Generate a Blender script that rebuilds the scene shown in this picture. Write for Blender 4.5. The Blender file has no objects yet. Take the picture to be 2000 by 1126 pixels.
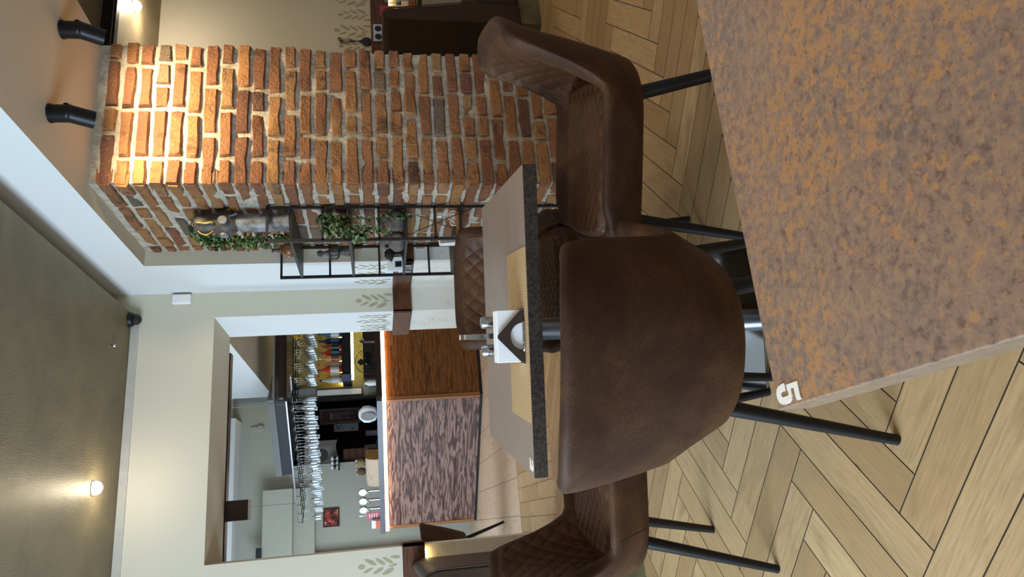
import bpy, bmesh, math, random
from mathutils import Vector, Matrix, Euler, noise as mnoise
random.seed(7)
PI = math.pi
SC = bpy.context.scene
COL = SC.collection

# ------------------------------------------------------------------ mesh builder
class MB:
    def __init__(self):
        self.v = []; self.f = []; self.mi = []; self.uv = None; self.attr = {}
    def add(self, vs, fs, mi=0):
        o = len(self.v)
        self.v += [tuple(p) for p in vs]
        for f in fs:
            self.f.append(tuple(i + o for i in f)); self.mi.append(mi)
        return self
    def box(self, x0, x1, y0, y1, z0, z1, mi=0, M=None):
        vs = [Vector((x, y, z)) for z in (z0, z1) for y in (y0, y1) for x in (x0, x1)]
        if M: vs = [M @ p for p in vs]
        return self.add(vs, [(0, 2, 3, 1), (4, 5, 7, 6), (0, 1, 5, 4), (2, 6, 7, 3), (0, 4, 6, 2), (1, 3, 7, 5)], mi)
    def cyl(self, p0, p1, r0, r1=None, n=16, mi=0, caps=True):
        if r1 is None: r1 = r0
        p0 = Vector(p0); p1 = Vector(p1); d = (p1 - p0).normalized()
        a = d.orthogonal().normalized(); b = d.cross(a)
        vs = []
        for p, r in ((p0, r0), (p1, r1)):
            for k in range(n):
                t = 2 * PI * k / n; vs.append(p + (a * math.cos(t) + b * math.sin(t)) * r)
        fs = [(k, (k + 1) % n, n + (k + 1) % n, n + k) for k in range(n)]
        if caps: fs += [tuple(range(n))[::-1], tuple(range(n, 2 * n))]
        return self.add(vs, fs, mi)
    def tube(self, pts, r, n=8, mi=0, closed=False):
        pts = [Vector(p) for p in pts]; m = len(pts); vs = []; a = None
        for i, p in enumerate(pts):
            if closed: d = pts[(i + 1) % m] - pts[i - 1]
            else: d = pts[min(i + 1, m - 1)] - pts[max(i - 1, 0)]
            d.normalize()
            a = d.orthogonal().normalized() if a is None else (a - d * a.dot(d)).normalized()
            b = d.cross(a); rr = r[i] if isinstance(r, (list, tuple)) else r
            for k in range(n):
                t = 2 * PI * k / n; vs.append(p + (a * math.cos(t) + b * math.sin(t)) * rr)
        fs = []
        for i in range(m if closed else m - 1):
            j = (i + 1) % m
            fs += [(i * n + k, i * n + (k + 1) % n, j * n + (k + 1) % n, j * n + k) for k in range(n)]
        if not closed: fs += [tuple(range(n))[::-1], tuple(range((m - 1) * n, m * n))]
        return self.add(vs, fs, mi)
    def lathe(self, prof, n=24, M=None, mi=0):
        vs = []
        for r, z in prof:
            for k in range(n):
                t = 2 * PI * k / n; vs.append(Vector((max(r, 1e-4) * math.cos(t), max(r, 1e-4) * math.sin(t), z)))
        if M: vs = [M @ p for p in vs]
        m = len(prof); fs = []
        for i in range(m - 1):
            fs += [(i * n + k, i * n + (k + 1) % n, (i + 1) * n + (k + 1) % n, (i + 1) * n + k) for k in range(n)]
        fs += [tuple(range(n))[::-1], tuple(range((m - 1) * n, m * n))]
        return self.add(vs, fs, mi)
    def grid(self, fn, nu, nv, mi=0, cu=False, cv=False):
        vs = [fn(i, j) for i in range(nu) for j in range(nv)]; fs = []
        for i in range(nu if cu else nu - 1):
            for j in range(nv if cv else nv - 1):
                a = (i + 1) % nu; b = (j + 1) % nv
                fs.append((i * nv + j, a * nv + j, a * nv + b, i * nv + b))
        return self.add(vs, fs, mi)
    def prism(self, poly, M, h, mi=0):
        n = len(poly)
        vs = [M @ Vector((x, y, 0)) for x, y in poly] + [M @ Vector((x, y, h)) for x, y in poly]
        fs = [tuple(range(n))[::-1], tuple(range(n, 2 * n))] + [(k, (k + 1) % n, n + (k + 1) % n, n + k) for k in range(n)]
        return self.add(vs, fs, mi)
    def build(self, name, mats, parent=None, smooth=None, bevel=0, seg=2, loc=None):
        me = bpy.data.meshes.new(name)
        me.from_pydata(self.v, [], self.f)
        if not isinstance(mats, (list, tuple)): mats = [mats]
        for m in mats: me.materials.append(m)
        me.polygons.foreach_set('material_index', self.mi)
        bm = bmesh.new(); bm.from_mesh(me); bmesh.ops.recalc_face_normals(bm, faces=bm.faces); bm.to_mesh(me); bm.free()
        if smooth is not None:
            me.shade_smooth()
            if smooth < 180: me.set_sharp_from_angle(angle=math.radians(smooth))
        o = bpy.data.objects.new(name, me); COL.objects.link(o)
        if parent: o.parent = parent
        if loc: o.location = loc
        if bevel:
            b = o.modifiers.new('bevel', 'BEVEL'); b.width = bevel; b.segments = seg; b.limit_method = 'ANGLE'; b.angle_limit = math.radians(40)
            if smooth is None: me.shade_smooth(); me.set_sharp_from_angle(angle=math.radians(50))
            b.harden_normals = True
        me.update()
        return o

def tag(o, label, cat, group=None, kind=None):
    o['label'] = label; o['category'] = cat
    if group: o['group'] = group
    if kind: o['kind'] = kind
    return o
def thing(name, label, cat, loc=(0, 0, 0), rz=0, group=None):
    o = bpy.data.objects.new(name, None); COL.objects.link(o); o.empty_display_size = .1
    o.location = loc; o.rotation_euler = (0, 0, rz)
    return tag(o, label, cat, group)
def struct(o, label=None):
    o['kind'] = 'structure'
    if label: o['label'] = label
    return o
def dup(o, loc, rz=None, label=None, group=None, name=None):
    c = o.copy(); COL.objects.link(c); c.location = loc
    if name: c.name = name
    if rz is not None: c.rotation_euler = (0, 0, rz)
    if label: c['label'] = label
    if group: c['group'] = group
    for ch in list(o.children):
        d = ch.copy(); COL.objects.link(d); d.parent = c
        for g in ch.children:
            e = g.copy(); COL.objects.link(e); e.parent = d
    return c
def T(x, y, z): return Matrix.Translation((x, y, z))
def RX(a): return Matrix.Rotation(a, 4, 'X')
def RY(a): return Matrix.Rotation(a, 4, 'Y')
def RZ(a): return Matrix.Rotation(a, 4, 'Z')
def sst(t): t = max(0, min(1, t)); return t * t * (3 - 2 * t)

# ------------------------------------------------------------------ materials
def lin(c):
    return tuple((x / 12.92 if x <= .04045 else ((x + .055) / 1.055) ** 2.4) for x in c)
def hexc(h): return lin(tuple(int(h[i:i + 2], 16) / 255 for i in (0, 2, 4))) + (1,)
class NM:
    def __init__(self, name):
        self.m = bpy.data.materials.new(name); self.m.use_nodes = True
        self.t = self.m.node_tree; self.n = self.t.nodes; self.l = self.t.links
        self.b = self.n['Principled BSDF']; self.out = self.n['Material Output']
    def node(self, typ, ins=None, **kw):
        x = self.n.new(typ)
        for k, v in kw.items(): setattr(x, k, v)
        for k, v in (ins or {}).items():
            if hasattr(v, 'is_output'): self.l.new(v, x.inputs[k])
            else: x.inputs[k].default_value = v
        return x
    def coord(self, kind='Object', scale=(1, 1, 1), rot=(0, 0, 0)):
        tc = self.node('ShaderNodeTexCoord')
        return self.node('ShaderNodeMapping', {'Vector': tc.outputs[kind], 'Scale': scale, 'Rotation': rot}).outputs[0]
    def noise(self, vec, scale, detail=4, rough=.55, dist=0):
        return self.node('ShaderNodeTexNoise', {'Vector': vec, 'Scale': scale, 'Detail': detail, 'Roughness': rough, 'Distortion': dist}).outputs[0]
    def ramp(self, fac, stops, interp='LINEAR'):
        r = self.node('ShaderNodeValToRGB', {'Fac': fac}); r.color_ramp.interpolation = interp
        e = r.color_ramp.elements
        while len(e) < len(stops): e.new(.5)
        for k, (p, c) in enumerate(stops):
            e[k].position = p; e[k].color = c if len(c) == 4 else tuple(c) + (1,)
        return r.outputs[0]
    def math(self, op, a, b=0.0, c=None):
        x = self.node('ShaderNodeMath', operation=op)
        for k, v in enumerate((a, b) if c is None else (a, b, c)):
            if hasattr(v, 'is_output'): self.l.new(v, x.inputs[k])
            else: x.inputs[k].default_value = v
        return x.outputs[0]
    def mix(self, fac, a, b, mode='MIX'):
        x = self.node('ShaderNodeMix', data_type='RGBA', blend_type=mode)
        for k, v in ((0, fac), (6, a), (7, b)):
            if hasattr(v, 'is_output'): self.l.new(v, x.inputs[k])
            else: x.inputs[k].default_value = v
        return x.outputs[2]
    def set(self, **kw):
        names = {'color': 'Base Color', 'rough': 'Roughness', 'metal': 'Metallic', 'spec': 'Specular IOR Level', 'emit': 'Emission Color', 'estr': 'Emission Strength',
                 'sheen': 'Sheen Weight', 'trans': 'Transmission Weight', 'coat': 'Coat Weight', 'alpha': 'Alpha', 'ior': 'IOR', 'crough': 'Coat Roughness'}
        for k, v in kw.items():
            i = self.b.inputs[names[k]]
            if hasattr(v, 'is_output'): self.l.new(v, i)
            else: i.default_value = v
        return self
    def bump(self, h, strength=.3, dist=.01):
        b = self.node('ShaderNodeBump', {'Height': h, 'Strength': strength, 'Distance': dist})
        self.l.new(b.outputs[0], self.b.inputs['Normal']); return self
def plain(name, hx, rough=.5, metal=0, spec=.5, bump=0, bscale=200, vary=.06, **kw):
    m = NM(name); c = hexc(hx) if isinstance(hx, str) else hx
    v = m.coord()
    n = m.noise(v, bscale if bump else 25, 3)
    lo = tuple(x * (1 - vary) for x in c[:3]) + (1,); hi = tuple(min(1, x * (1 + vary)) for x in c[:3]) + (1,)
    m.set(color=m.ramp(n, [(.3, lo), (.7, hi)]), rough=rough, metal=metal, spec=spec, **kw)
    if bump: m.bump(n, bump, .004)
    return m.m
def emis(name, hx, strength):
    m = NM(name); c = hexc(hx) if isinstance(hx, str) else hx
    m.set(color=c, emit=c, estr=strength); return m.m
def mottled(name, stops, scale, detail=6, rough=.5, spec=.4, bump=0, stretch=(1, 1, 1), bscale=None, r=.6, bdist=.003, **kw):
    m = NM(name); v = m.coord(scale=stretch)
    n = m.noise(v, scale, detail, r)
    m.set(color=m.ramp(n, [(p, hexc(h)) for p, h in stops]), rough=rough, spec=spec, **kw)
    if bump: m.bump(m.noise(v, bscale or scale * 3, 4), bump, bdist)
    return m.m
def wood(name, stops, axis=0, fine=14, stretch=14, rough=.5, bump=.2, dist=1.2, spec=.4):
    m = NM(name); s = [1.0] * 3
    for k in range(3):
        if k != axis: s[k] = stretch
    v = m.coord(scale=s)
    n = m.noise(v, fine / stretch * 1.5, 6, .65, dist)
    m.set(color=m.ramp(n, [(p, hexc(h)) for p, h in stops]), rough=rough, spec=spec)
    m.bump(n, bump, .006); return m.m

MAT = {}
MAT['cream'] = plain('cream wall paint', 'CFC7B4', .75, spec=.2, bump=.12, bscale=180, vary=.02)
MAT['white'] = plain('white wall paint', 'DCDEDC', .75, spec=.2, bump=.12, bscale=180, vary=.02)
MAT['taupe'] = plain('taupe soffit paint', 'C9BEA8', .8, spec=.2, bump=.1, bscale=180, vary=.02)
MAT['leafprint'] = plain('stencil leaf paint', 'A89F85', .8, spec=.2)
m = NM('whitewashed relief plaster'); v = m.coord()
n1 = m.noise(v, 6, 3); n2 = m.noise(v, 45, 5, .6, 1.5)
k = m.math('MULTIPLY', m.ramp(n1, [(.5, (0, 0, 0, 1)), (.62, (1, 1, 1, 1))]), m.ramp(n2, [(.5, (0, 0, 0, 1)), (.6, (1, 1, 1, 1))]))
m.set(color=m.mix(m.math('MULTIPLY', k, .55), hexc('DFDAD0'), hexc('A89C88')), rough=.8, spec=.2).bump(n2, .35, .006); MAT['relief'] = m.m
# brushed gold-olive ceiling
m = NM('brushed metallic ceiling paint'); v = m.coord(scale=(1, 1, 1))
n = m.noise(v, 3, 5, .6, .6); n2 = m.noise(m.coord(scale=(6, 60, 1), rot=(0, 0, .5)), 3, 5, .7, 1.5); n3 = m.noise(m.coord(scale=(60, 6, 1), rot=(0, 0, .2)), 3, 5, .7, 1.5)
m.set(color=m.ramp(m.math('MULTIPLY_ADD', n, .6, m.math('MULTIPLY', n2, .4)), [(.3, hexc('6E6146')), (.7, hexc('9A8A64'))]), rough=.42, metal=.35, spec=.5)
m.bump(m.math('ADD', n2, n3), .7, .03); MAT['gold'] = m.m
# brick
m = NM('old brick'); v = m.coord()
at = m.node('ShaderNodeAttribute', attribute_name='tone')
n1 = m.noise(v, 18, 6, .65); n2 = m.noise(v, 70, 4, .6)
base = m.ramp(at.outputs['Fac'], [(0, hexc('5C4034')), (.18, hexc('7A503A')), (.42, hexc('8C6040')), (.65, hexc('9A6E44')), (.85, hexc('98744C')), (.95, hexc('6E6254')), (1, hexc('5E564C'))])
c = m.mix(m.ramp(n1, [(.35, (0, 0, 0, 1)), (.75, (.55, .55, .55, 1))]), base, hexc('7C5038'))
c = m.mix(m.ramp(n2, [(.60, (0, 0, 0, 1)), (.76, (.5, .5, .5, 1))]), c, hexc('C2A488'))
c = m.mix(m.ramp(m.noise(v, 9, 5, .7), [(.55, (0, 0, 0, 1)), (.68, (.8, .8, .8, 1))]), c, hexc('503C30'))
m.set(color=c, rough=.85, spec=.25).bump(m.math('ADD', n1, n2), .9, .012); MAT['brick'] = m.m
MAT['mortar'] = mottled('lime mortar', [(.3, '8C8272'), (.5, 'AAA090'), (.7, 'BDB4A4')], 22, 6, .9, .15, .7, bscale=60, bdist=.008)
# floor planks : colour varies per plank, grain along uv.x
m = NM('oak herringbone tile'); tc = m.node('ShaderNodeUVMap', uv_map='UVMap')
at = m.node('ShaderNodeAttribute', attribute_name='tone')
mp = m.node('ShaderNodeMapping', {'Vector': tc.outputs[0], 'Scale': (1.6, 34, 1)}).outputs[0]
g = m.noise(mp, 5, 6, .6, .8); mp2 = m.node('ShaderNodeMapping', {'Vector': tc.outputs[0], 'Scale': (2, 5, 1)}).outputs[0]
g2 = m.noise(mp2, 2.2, 4, .6, .6)
c0 = m.ramp(at.outputs['Fac'], [(0, hexc('A98860')), (.5, hexc('B9976C')), (1, hexc('C8A87C'))])
c1 = m.mix(m.ramp(g, [(.3, (.6, .6, .6, 1)), (.62, (0, 0, 0, 1))]), c0, hexc('8F7350'))
c2 = m.mix(m.ramp(g2, [(.55, (0, 0, 0, 1)), (.8, (.65, .65, .65, 1))]), c1, hexc('82684A'))
kn = m.ramp(m.noise(m.node('ShaderNodeMapping', {'Vector': tc.outputs[0], 'Scale': (3.2, 9, 1)}).outputs[0], 2, 2), [(.70, (0, 0, 0, 1)), (.78, (.8, .8, .8, 1))])
c3 = m.mix(kn, c2, hexc('5E4A36'))
m.set(color=c3, rough=.42, spec=.35).bump(g, .18, .003); MAT['plank'] = m.m
MAT['grout'] = plain('brown grout', '33261A', .9)
MAT['bartile'] = wood('pale wood tile', [(.3, 'B59A80'), (.5, 'CDB49A'), (.7, 'C3A78C')], axis=1, fine=10, stretch=9, rough=.35, bump=.06)
# suede leather
def suede(name, d, mid, l, rough=.62):
    m = NM(name); v = m.coord(); n = m.noise(v, 5, 6, .62, .4); f = m.noise(v, 260, 4, .65)
    a = m.ramp(n, [(.3, hexc(d)), (.5, hexc(mid)), (.72, hexc(l))])
    c = m.mix(m.ramp(f, [(.48, (0, 0, 0, 1)), (.64, (.7, .7, .7, 1))]), a, hexc(d))
    m.set(color=c, rough=rough, spec=.22).bump(f, .18, .002); return m.m
MAT['suede'] = suede('brown suede', '2A1A11', '452C1C', '5E4025')
MAT['suede_in'] = suede('brown quilted suede', '382316', '50331F', '62422A', .5)
MAT['darkleather'] = suede('dark brown leather', '281E19', '35281F', '3F3026', .45)
MAT['blackmetal'] = plain('black powder coat', '0F0F12', .42, spec=.35)
MAT['blackmatte'] = plain('black matte', '17171A', .6)
MAT['shelfmetal'] = plain('black shelf steel', '1E1C1C', .5)
MAT['steel'] = plain('brushed steel', 'B9BCC0', .22, metal=1, vary=.03)
MAT['polished'] = plain('polished steel', 'C9CCD0', .08, metal=1, vary=.02)
MAT['greysteel'] = plain('grey steel column', 'A3A7AE', .3, metal=.8)
# rust laminate
m = NM('rust stone laminate'); v = m.coord()
big = m.noise(v, 4.5, 4, .6, .5); mid = m.noise(v, 105, 5, .62, .4); fin = m.noise(v, 260, 4, .6)
base = m.ramp(m.math('ADD', m.math('MULTIPLY', big, .25), m.math('MULTIPLY', mid, .75)), [(.36, hexc('6B5345')), (.46, hexc('8A6E5E')), (.54, hexc('967862')), (.62, hexc('A37F60'))])
org = m.ramp(m.math('ADD', m.math('MULTIPLY', m.noise(m.coord(rot=(.3, .1, .7)), 90, 5, .62, .3), .75), m.math('MULTIPLY', m.noise(m.coord(rot=(0, 0, 1)), 6, 4, .6), .5)), [(.63, (0, 0, 0, 1)), (.68, (.85, .85, .85, 1))])
c = m.mix(org, base, hexc('B08052'))
gry = m.ramp(m.math('ADD', m.math('MULTIPLY', m.noise(m.coord(rot=(.2, .4, 2)), 85, 5, .6), .75), m.math('MULTIPLY', m.noise(m.coord(rot=(0, 0, 2.2)), 5, 4, .6), .5)), [(.66, (0, 0, 0, 1)), (.76, (.7, .7, .7, 1))])
c = m.mix(gry, c, hexc('6C625C'))
c = m.mix(m.ramp(fin, [(.55, (0, 0, 0, 1)), (.70, (.6, .6, .6, 1))]), c, hexc('5A4236'))
m.set(color=c, rough=.42, spec=.4).bump(mid, .06, .002); MAT['rust'] = m.m
MAT['rustedge'] = mottled('taupe table edge', [(.3, '75624F'), (.7, '8A7462')], 60, 4, .45)
MAT['greytop'] = wood('grey wood tabletop', [(.3, '84746A'), (.5, '968679'), (.7, '8C7A6A')], axis=0, fine=60, stretch=10, rough=.4, bump=.05, dist=.3)
MAT['darkedge'] = mottled('dark speckled edge', [(.4, '201A18'), (.55, '382E27'), (.7, '43372E')], 110, 5, .5)
MAT['placemat'] = None
m = NM('woven tan vinyl'); v = m.coord()
w1 = m.node('ShaderNodeTexWave', {'Vector': v, 'Scale': 75.0, 'Distortion': .4}, bands_direction='Y'); w2 = m.node('ShaderNodeTexWave', {'Vector': v, 'Scale': 40.0, 'Distortion': .6}, bands_direction='X')
h = m.math('ADD', w1.outputs[1], m.math('MULTIPLY', w2.outputs[1], .5))
m.set(color=m.ramp(h, [(.2, hexc('9C7E56')), (1, hexc('CDAE80'))]), rough=.6).bump(h, .3, .002); MAT['placemat'] = m.m
MAT['paper'] = plain('white paper', 'ECEBEA', .8, vary=.02)
MAT['numwhite'] = plain('white vinyl', 'F2EEE6', .5, vary=.01)
MAT['brownpanel'] = plain('dark brown panel', '33241C', .5)
MAT['railwood'] = wood('stained rail wood', [(.3, '2C190F'), (.5, '53301B'), (.7, '6B4222')], axis=0, fine=26, stretch=9, rough=.5, bump=.4)
MAT['railwoody'] = wood('stained rail wood end', [(.3, '2C190F'), (.5, '53301B'), (.7, '6B4222')], axis=1, fine=26, stretch=9, rough=.5, bump=.4)
MAT['bardark'] = wood('dark stained bar boards', [(.33, '2E1A0D'), (.46, '70431F'), (.56, '8E5C2C'), (.70, '331D0E')], axis=0, fine=26, stretch=12, rough=.42, bump=.5, dist=2)
m = NM('burnt carved bar boards'); v = m.coord(scale=(1.7, 1, 14))
n = m.noise(v, 1.0, 4, .55, .5); f = m.noise(m.coord(scale=(2, 20, 20)), 6, 4, .6)
bnd = m.math('MULTIPLY_ADD', m.math('SINE', m.math('MULTIPLY', n, 36.0)), .5, .5)
h = m.math('MULTIPLY_ADD', bnd, .7, m.math('MULTIPLY', f, .3))
m.set(color=m.ramp(h, [(.10, hexc('3C2B2A')), (.32, hexc('644B47')), (.6, hexc('86685E')), (.9, hexc('977A6E'))]), rough=.5, spec=.4).bump(bnd, .5, .008); MAT['barlight'] = m.m
MAT['bartrim'] = wood('bar edge board', [(.3, '8A5A34'), (.7, 'A06F44')], axis=2, fine=20, stretch=10)
MAT['darkbrown'] = plain('dark brown gloss', '2C1F1B', .25)
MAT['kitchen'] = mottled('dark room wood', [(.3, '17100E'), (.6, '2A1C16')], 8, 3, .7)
MAT['greywall'] = plain('grey green wall', 'B5B3A4', .75, spec=.2, bump=.3, bscale=45, vary=.05)
MAT['olive'] = mottled('olive marbled backsplash', [(.3, '7D7440'), (.55, '988C50'), (.75, 'B4A76C')], 9, 5, .35)
# thin glass: transparent + fresnel gloss
m = NM('thin clear glass')
tr = m.node('ShaderNodeBsdfTransparent', {'Color': (.93, .95, .96, 1)}); gl = m.node('ShaderNodeBsdfGlossy', {'Color': (1, 1, 1, 1), 'Roughness': .05})
lw = m.node('ShaderNodeLayerWeight', {'Blend': .42})
mx = m.node('ShaderNodeMixShader', {0: m.math('MULTIPLY_ADD', lw.outputs[1], .75, .1), 1: tr.outputs[0], 2: gl.outputs[0]}); m.l.new(mx.outputs[0], m.out.inputs[0]); MAT['glass'] = m.m
def leafmat(name, a, b):
    m = NM(name); g = m.node('ShaderNodeNewGeometry')
    m.set(color=m.ramp(g.outputs['Random Per Island'], [(0, hexc(a)), (1, hexc(b))]), rough=.5, spec=.4); return m.m
MAT['ivy'] = leafmat('ivy leaves', '2F4528', '6F8358')
MAT['box'] = leafmat('boxwood leaves', '1F3A1C', '5C7A38')
MAT['stem'] = plain('stem', '4A3A22', .7)
# ================================================================== SETTING
YW, YJ = 4.632, 5.13           # dining face and bar face of the wall with the wide opening
XL, XR = -0.105, 1.382         # opening jambs
XP = 1.55                      # left face of pier and beam
BX0, BX1, BY0, BY1 = 1.646, 2.41, 3.27, 4.12   # brick column
ZS, ZC, ZT = 2.445, 2.655, 2.80

def clip(poly, axis, lim, keep_less=True):
    out = []
    for i, p in enumerate(poly):
        q = poly[(i + 1) % len(poly)]
        ip = (p[axis] <= lim) == keep_less; iq = (q[axis] <= lim) == keep_less
        if ip: out.append(p)
        if ip != iq:
            t = (lim - p[axis]) / (q[axis] - p[axis]); out.append(tuple(p[k] + t * (q[k] - p[k]) for k in range(len(p))))
    return out
def make_floor():
    w, L, g = .1125, .59, .0034; x0, y0 = -.067, 1.514; r2 = 2 ** .5
    me = bpy.data.meshes.new('floor'); vs, fs, uvs, tone, mi = [], [], [], [], []
    def face(poly, m):
        # poly of (x,y,u,v)
        if len(poly) < 3: return
        o = len(vs); t = random.random(); ou, ov = random.random() * 40, random.random() * 40
        for p in poly: vs.append((p[0], p[1], 0)); tone.append(t); uvs.append((p[2] + ou, p[3] + ov))
        fs.append(tuple(range(o, o + len(poly)))); mi.append(m)
    def plank(a, b, la, lb, lim):
        pts = [(a + g / 2, b + g / 2), (a + la - g / 2, b + g / 2), (a + la - g / 2, b + lb - g / 2), (a + g / 2, b + lb - g / 2)]
        out = []
        for p, q in pts:
            x = (p + q) / r2 + x0; y = (p - q) / r2 + y0
            u, v = (p, q) if la > lb else (q, p); out.append((x, y, u, v))
        if max(p[0] for p in out) < -2.2 or min(p[0] for p in out) > 5.2 or max(p[1] for p in out) < -.3: return
        c = clip(out, 1, lim - .001); c = clip(c, 0, -2.2, False); c = clip(c, 0, 5.2)
        face(c, 0)
    for i in range(-60, 61):
        for j in range(-12, 13):
            a, b = i * w + j * L, i * w - j * L
            plank(a, b, L, w, 4.87); plank(a, b + w, w, L, 4.87)
    # straight strips in the passage
    sw = .117; k = 0; x = -1.29
    while x < 2.4:
        y = 4.87 - random.random() * .5
        while y < 6.19:
            c = [(x + g / 2, y + g / 2, y, x), (x + sw - g / 2, y + g / 2, y, x), (x + sw - g / 2, y + .6 - g / 2, y, x), (x + g / 2, y + .6 - g / 2, y, x)]
            c = [(p[0], p[1], p[1], p[0]) for p in c]
            face(clip(clip(c, 1, 6.185), 1, 4.872, False), 0); y += .6
        x += sw
    x = -4.085
    while x < 4:
        y = 6.2 - random.random() * 1.0
        while y < 11:
            c = [(x + .002, y + .002), (x + .315 - .002, y + .002), (x + .315 - .002, y + 1.2 - .002), (x + .002, y + 1.2 - .002)]
            c = [(p[0], p[1], p[1], p[0]) for p in c]
            face(clip(c, 1, 6.195, False), 1); y += 1.2
        x += .315
    # grout bed
    o = len(vs)
    for p in ((-4.5, -.3), (5.2, -.3), (5.2, 11), (-4.5, 11)):
        vs.append((p[0], p[1], -.0015)); tone.append(0); uvs.append(p)
    fs.append((o, o + 1, o + 2, o + 3)); mi.append(2)
    me.from_pydata(vs, [], fs)
    for mm in (MAT['plank'], MAT['bartile'], MAT['grout']): me.materials.append(mm)
    me.polygons.foreach_set('material_index', mi)
    ul = me.uv_layers.new(name='UVMap')
    for li, lp in enumerate(me.loops): ul.data[li].uv = uvs[lp.vertex_index]
    at = me.attributes.new('tone', 'FLOAT', 'POINT'); at.data.foreach_set('value', tone)
    bm = bmesh.new(); bm.from_mesh(me)
    for f in bm.faces:
        if f.normal.z < 0: f.normal_flip()
    bm.to_mesh(me); bm.free()
    o = bpy.data.objects.new('floor', me); COL.objects.link(o); struct(o, 'pale oak herringbone tile floor with dark grout')
make_floor()

# ------------------------------------------------------------------ stencil leaves
LEAVES = [(0, .93, .16, .11, 90), (.10, .70, .30, .085, 62), (.09, .45, .27, .075, 55), (.10, .25, .28, .07, 58), (.17, .06, .24, .07, 85),
          (-.10, .76, .24, .06, 112), (-.13, .50, .26, .08, 115), (-.17, .25, .30, .10, 112), (-.03, .12, .2, .05, 100)]
def leaf_poly(cx, cz, ln, wd, ang):
    a = math.radians(ang); pts = []
    for k in range(12):
        t = 2 * PI * k / 12; u = math.cos(t) * ln / 2; v = math.sin(t) * wd / 2 * (1 - .15 * math.cos(t))
        pts.append((cx + u * math.cos(a) - v * math.sin(a), cz + u * math.sin(a) + v * math.cos(a)))
    return pts
def stencil(mb, M, size, mi=1, flip=1, skip=()):
    """a leaf motif, painted slightly proud of the wall; M maps (x,z-up,normal) onto the wall"""
    for k, (cx, cz, ln, wd, an) in enumerate(LEAVES):
        if k in skip: continue
        ln *= 1.12; wd *= 1.15
        p = leaf_poly(cx * flip, cz, ln, wd, an if flip > 0 else 180 - an)
        mb.prism([(x * size, y * size) for x, y in p], M, .0012, mi)
def wallM(x, y, z, rz): return T(x, y, z) @ RZ(rz) @ RX(PI / 2)     # local x along wall, local y up, local z out of wall

# ------------------------------------------------------------------ wall with the opening
mb = MB()
mb.box(-2.6, XL, YW, YJ, .90, ZC)
for k, xx in enumerate((-.20, -.36, -.52, -.68)): stencil(mb, wallM(xx, YW, 1.065, 0), .23 if k % 2 == 0 else .19, 1, -1 if k % 2 else 1)
struct(mb.build('wall_left', [MAT['cream'], MAT['leafprint']]), 'cream wall left of the opening with stencilled leaves')
mb = MB(); mb.box(XL, XR, YW, YJ, 2.165, ZC); mb.box(XL, XR, YW, YJ, ZC, ZT)
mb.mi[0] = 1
struct(mb.build('wall_lintel', [MAT['cream'], MAT['taupe']]), 'cream lintel wall over the wide opening')
mb = MB(); mb.box(XR, XP, YW, YJ, .90, ZT)
stencil(mb, wallM(1.462, YW, 1.055, 0), .22)
for xx, sz, fl in ((4.74, .2, 1), (4.86, .22, -1), (4.98, .2, 1), (5.07, .2, -1)): stencil(mb, wallM(XR, xx, 1.06, -PI / 2), sz, 1, fl)
mb.mi[4] = 2  # daylight on the jamb put into its colour: whiter than the cream wall
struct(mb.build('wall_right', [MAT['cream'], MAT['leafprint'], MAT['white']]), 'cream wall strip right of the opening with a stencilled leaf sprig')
# lower whitewashed zone
mb = MB(); mb.box(-2.6, XL, YW, YJ, 0, .90); struct(mb.build('wall_left_base', MAT['relief']), 'whitewashed relief plaster below the left rail')
mb = MB(); mb.box(XR, XP, YW, YJ, 0, .90); struct(mb.build('wall_right_base', MAT['relief']), 'whitewashed relief plaster below the right rail')
# pier
mb = MB(); mb.box(XP, BX1 - .02, BY1, YW + .2, .90, ZS)
for yy, fl in ((4.22, 1), (4.36, -1), (4.50, 1)): stencil(mb, wallM(XP, yy, 1.06, -PI / 2), .22, 1, fl)
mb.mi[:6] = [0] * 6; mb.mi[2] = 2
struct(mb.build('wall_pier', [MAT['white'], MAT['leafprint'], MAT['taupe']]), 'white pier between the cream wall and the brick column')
mb = MB(); mb.box(XP, BX1 - .02, BY1, YW + .2, 0, .90); struct(mb.build('wall_pier_base', MAT['relief']), 'whitewashed plaster at the foot of the pier')
# beam / soffit
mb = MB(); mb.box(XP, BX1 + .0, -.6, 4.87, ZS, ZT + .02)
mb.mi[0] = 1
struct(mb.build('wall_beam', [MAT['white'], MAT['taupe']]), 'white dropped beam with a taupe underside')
# ceilings
mb = MB(); mb.box(-2.6, 1.425, -.6, YW, ZC, ZC + .012); mb.box(1.35, XP, -.6, YW, ZT, ZT + .02)
struct(mb.build('ceiling', MAT['gold']), 'brushed olive gold ceiling')
mb = MB(); mb.box(BX1, 5.6, .6, 4.87, 2.70, 2.72); struct(mb.build('ceiling_right', MAT['gold']), 'brushed gold ceiling of the room behind the column')
mb = MB(); mb.box(-2.6, 1.425, YW - .012, YW, 2.607, ZC); struct(mb.build('trim_1', plain('grey cornice paint', 'B4B0A6', .8), bevel=.004), 'white strip between ceiling and cream wall')
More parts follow.
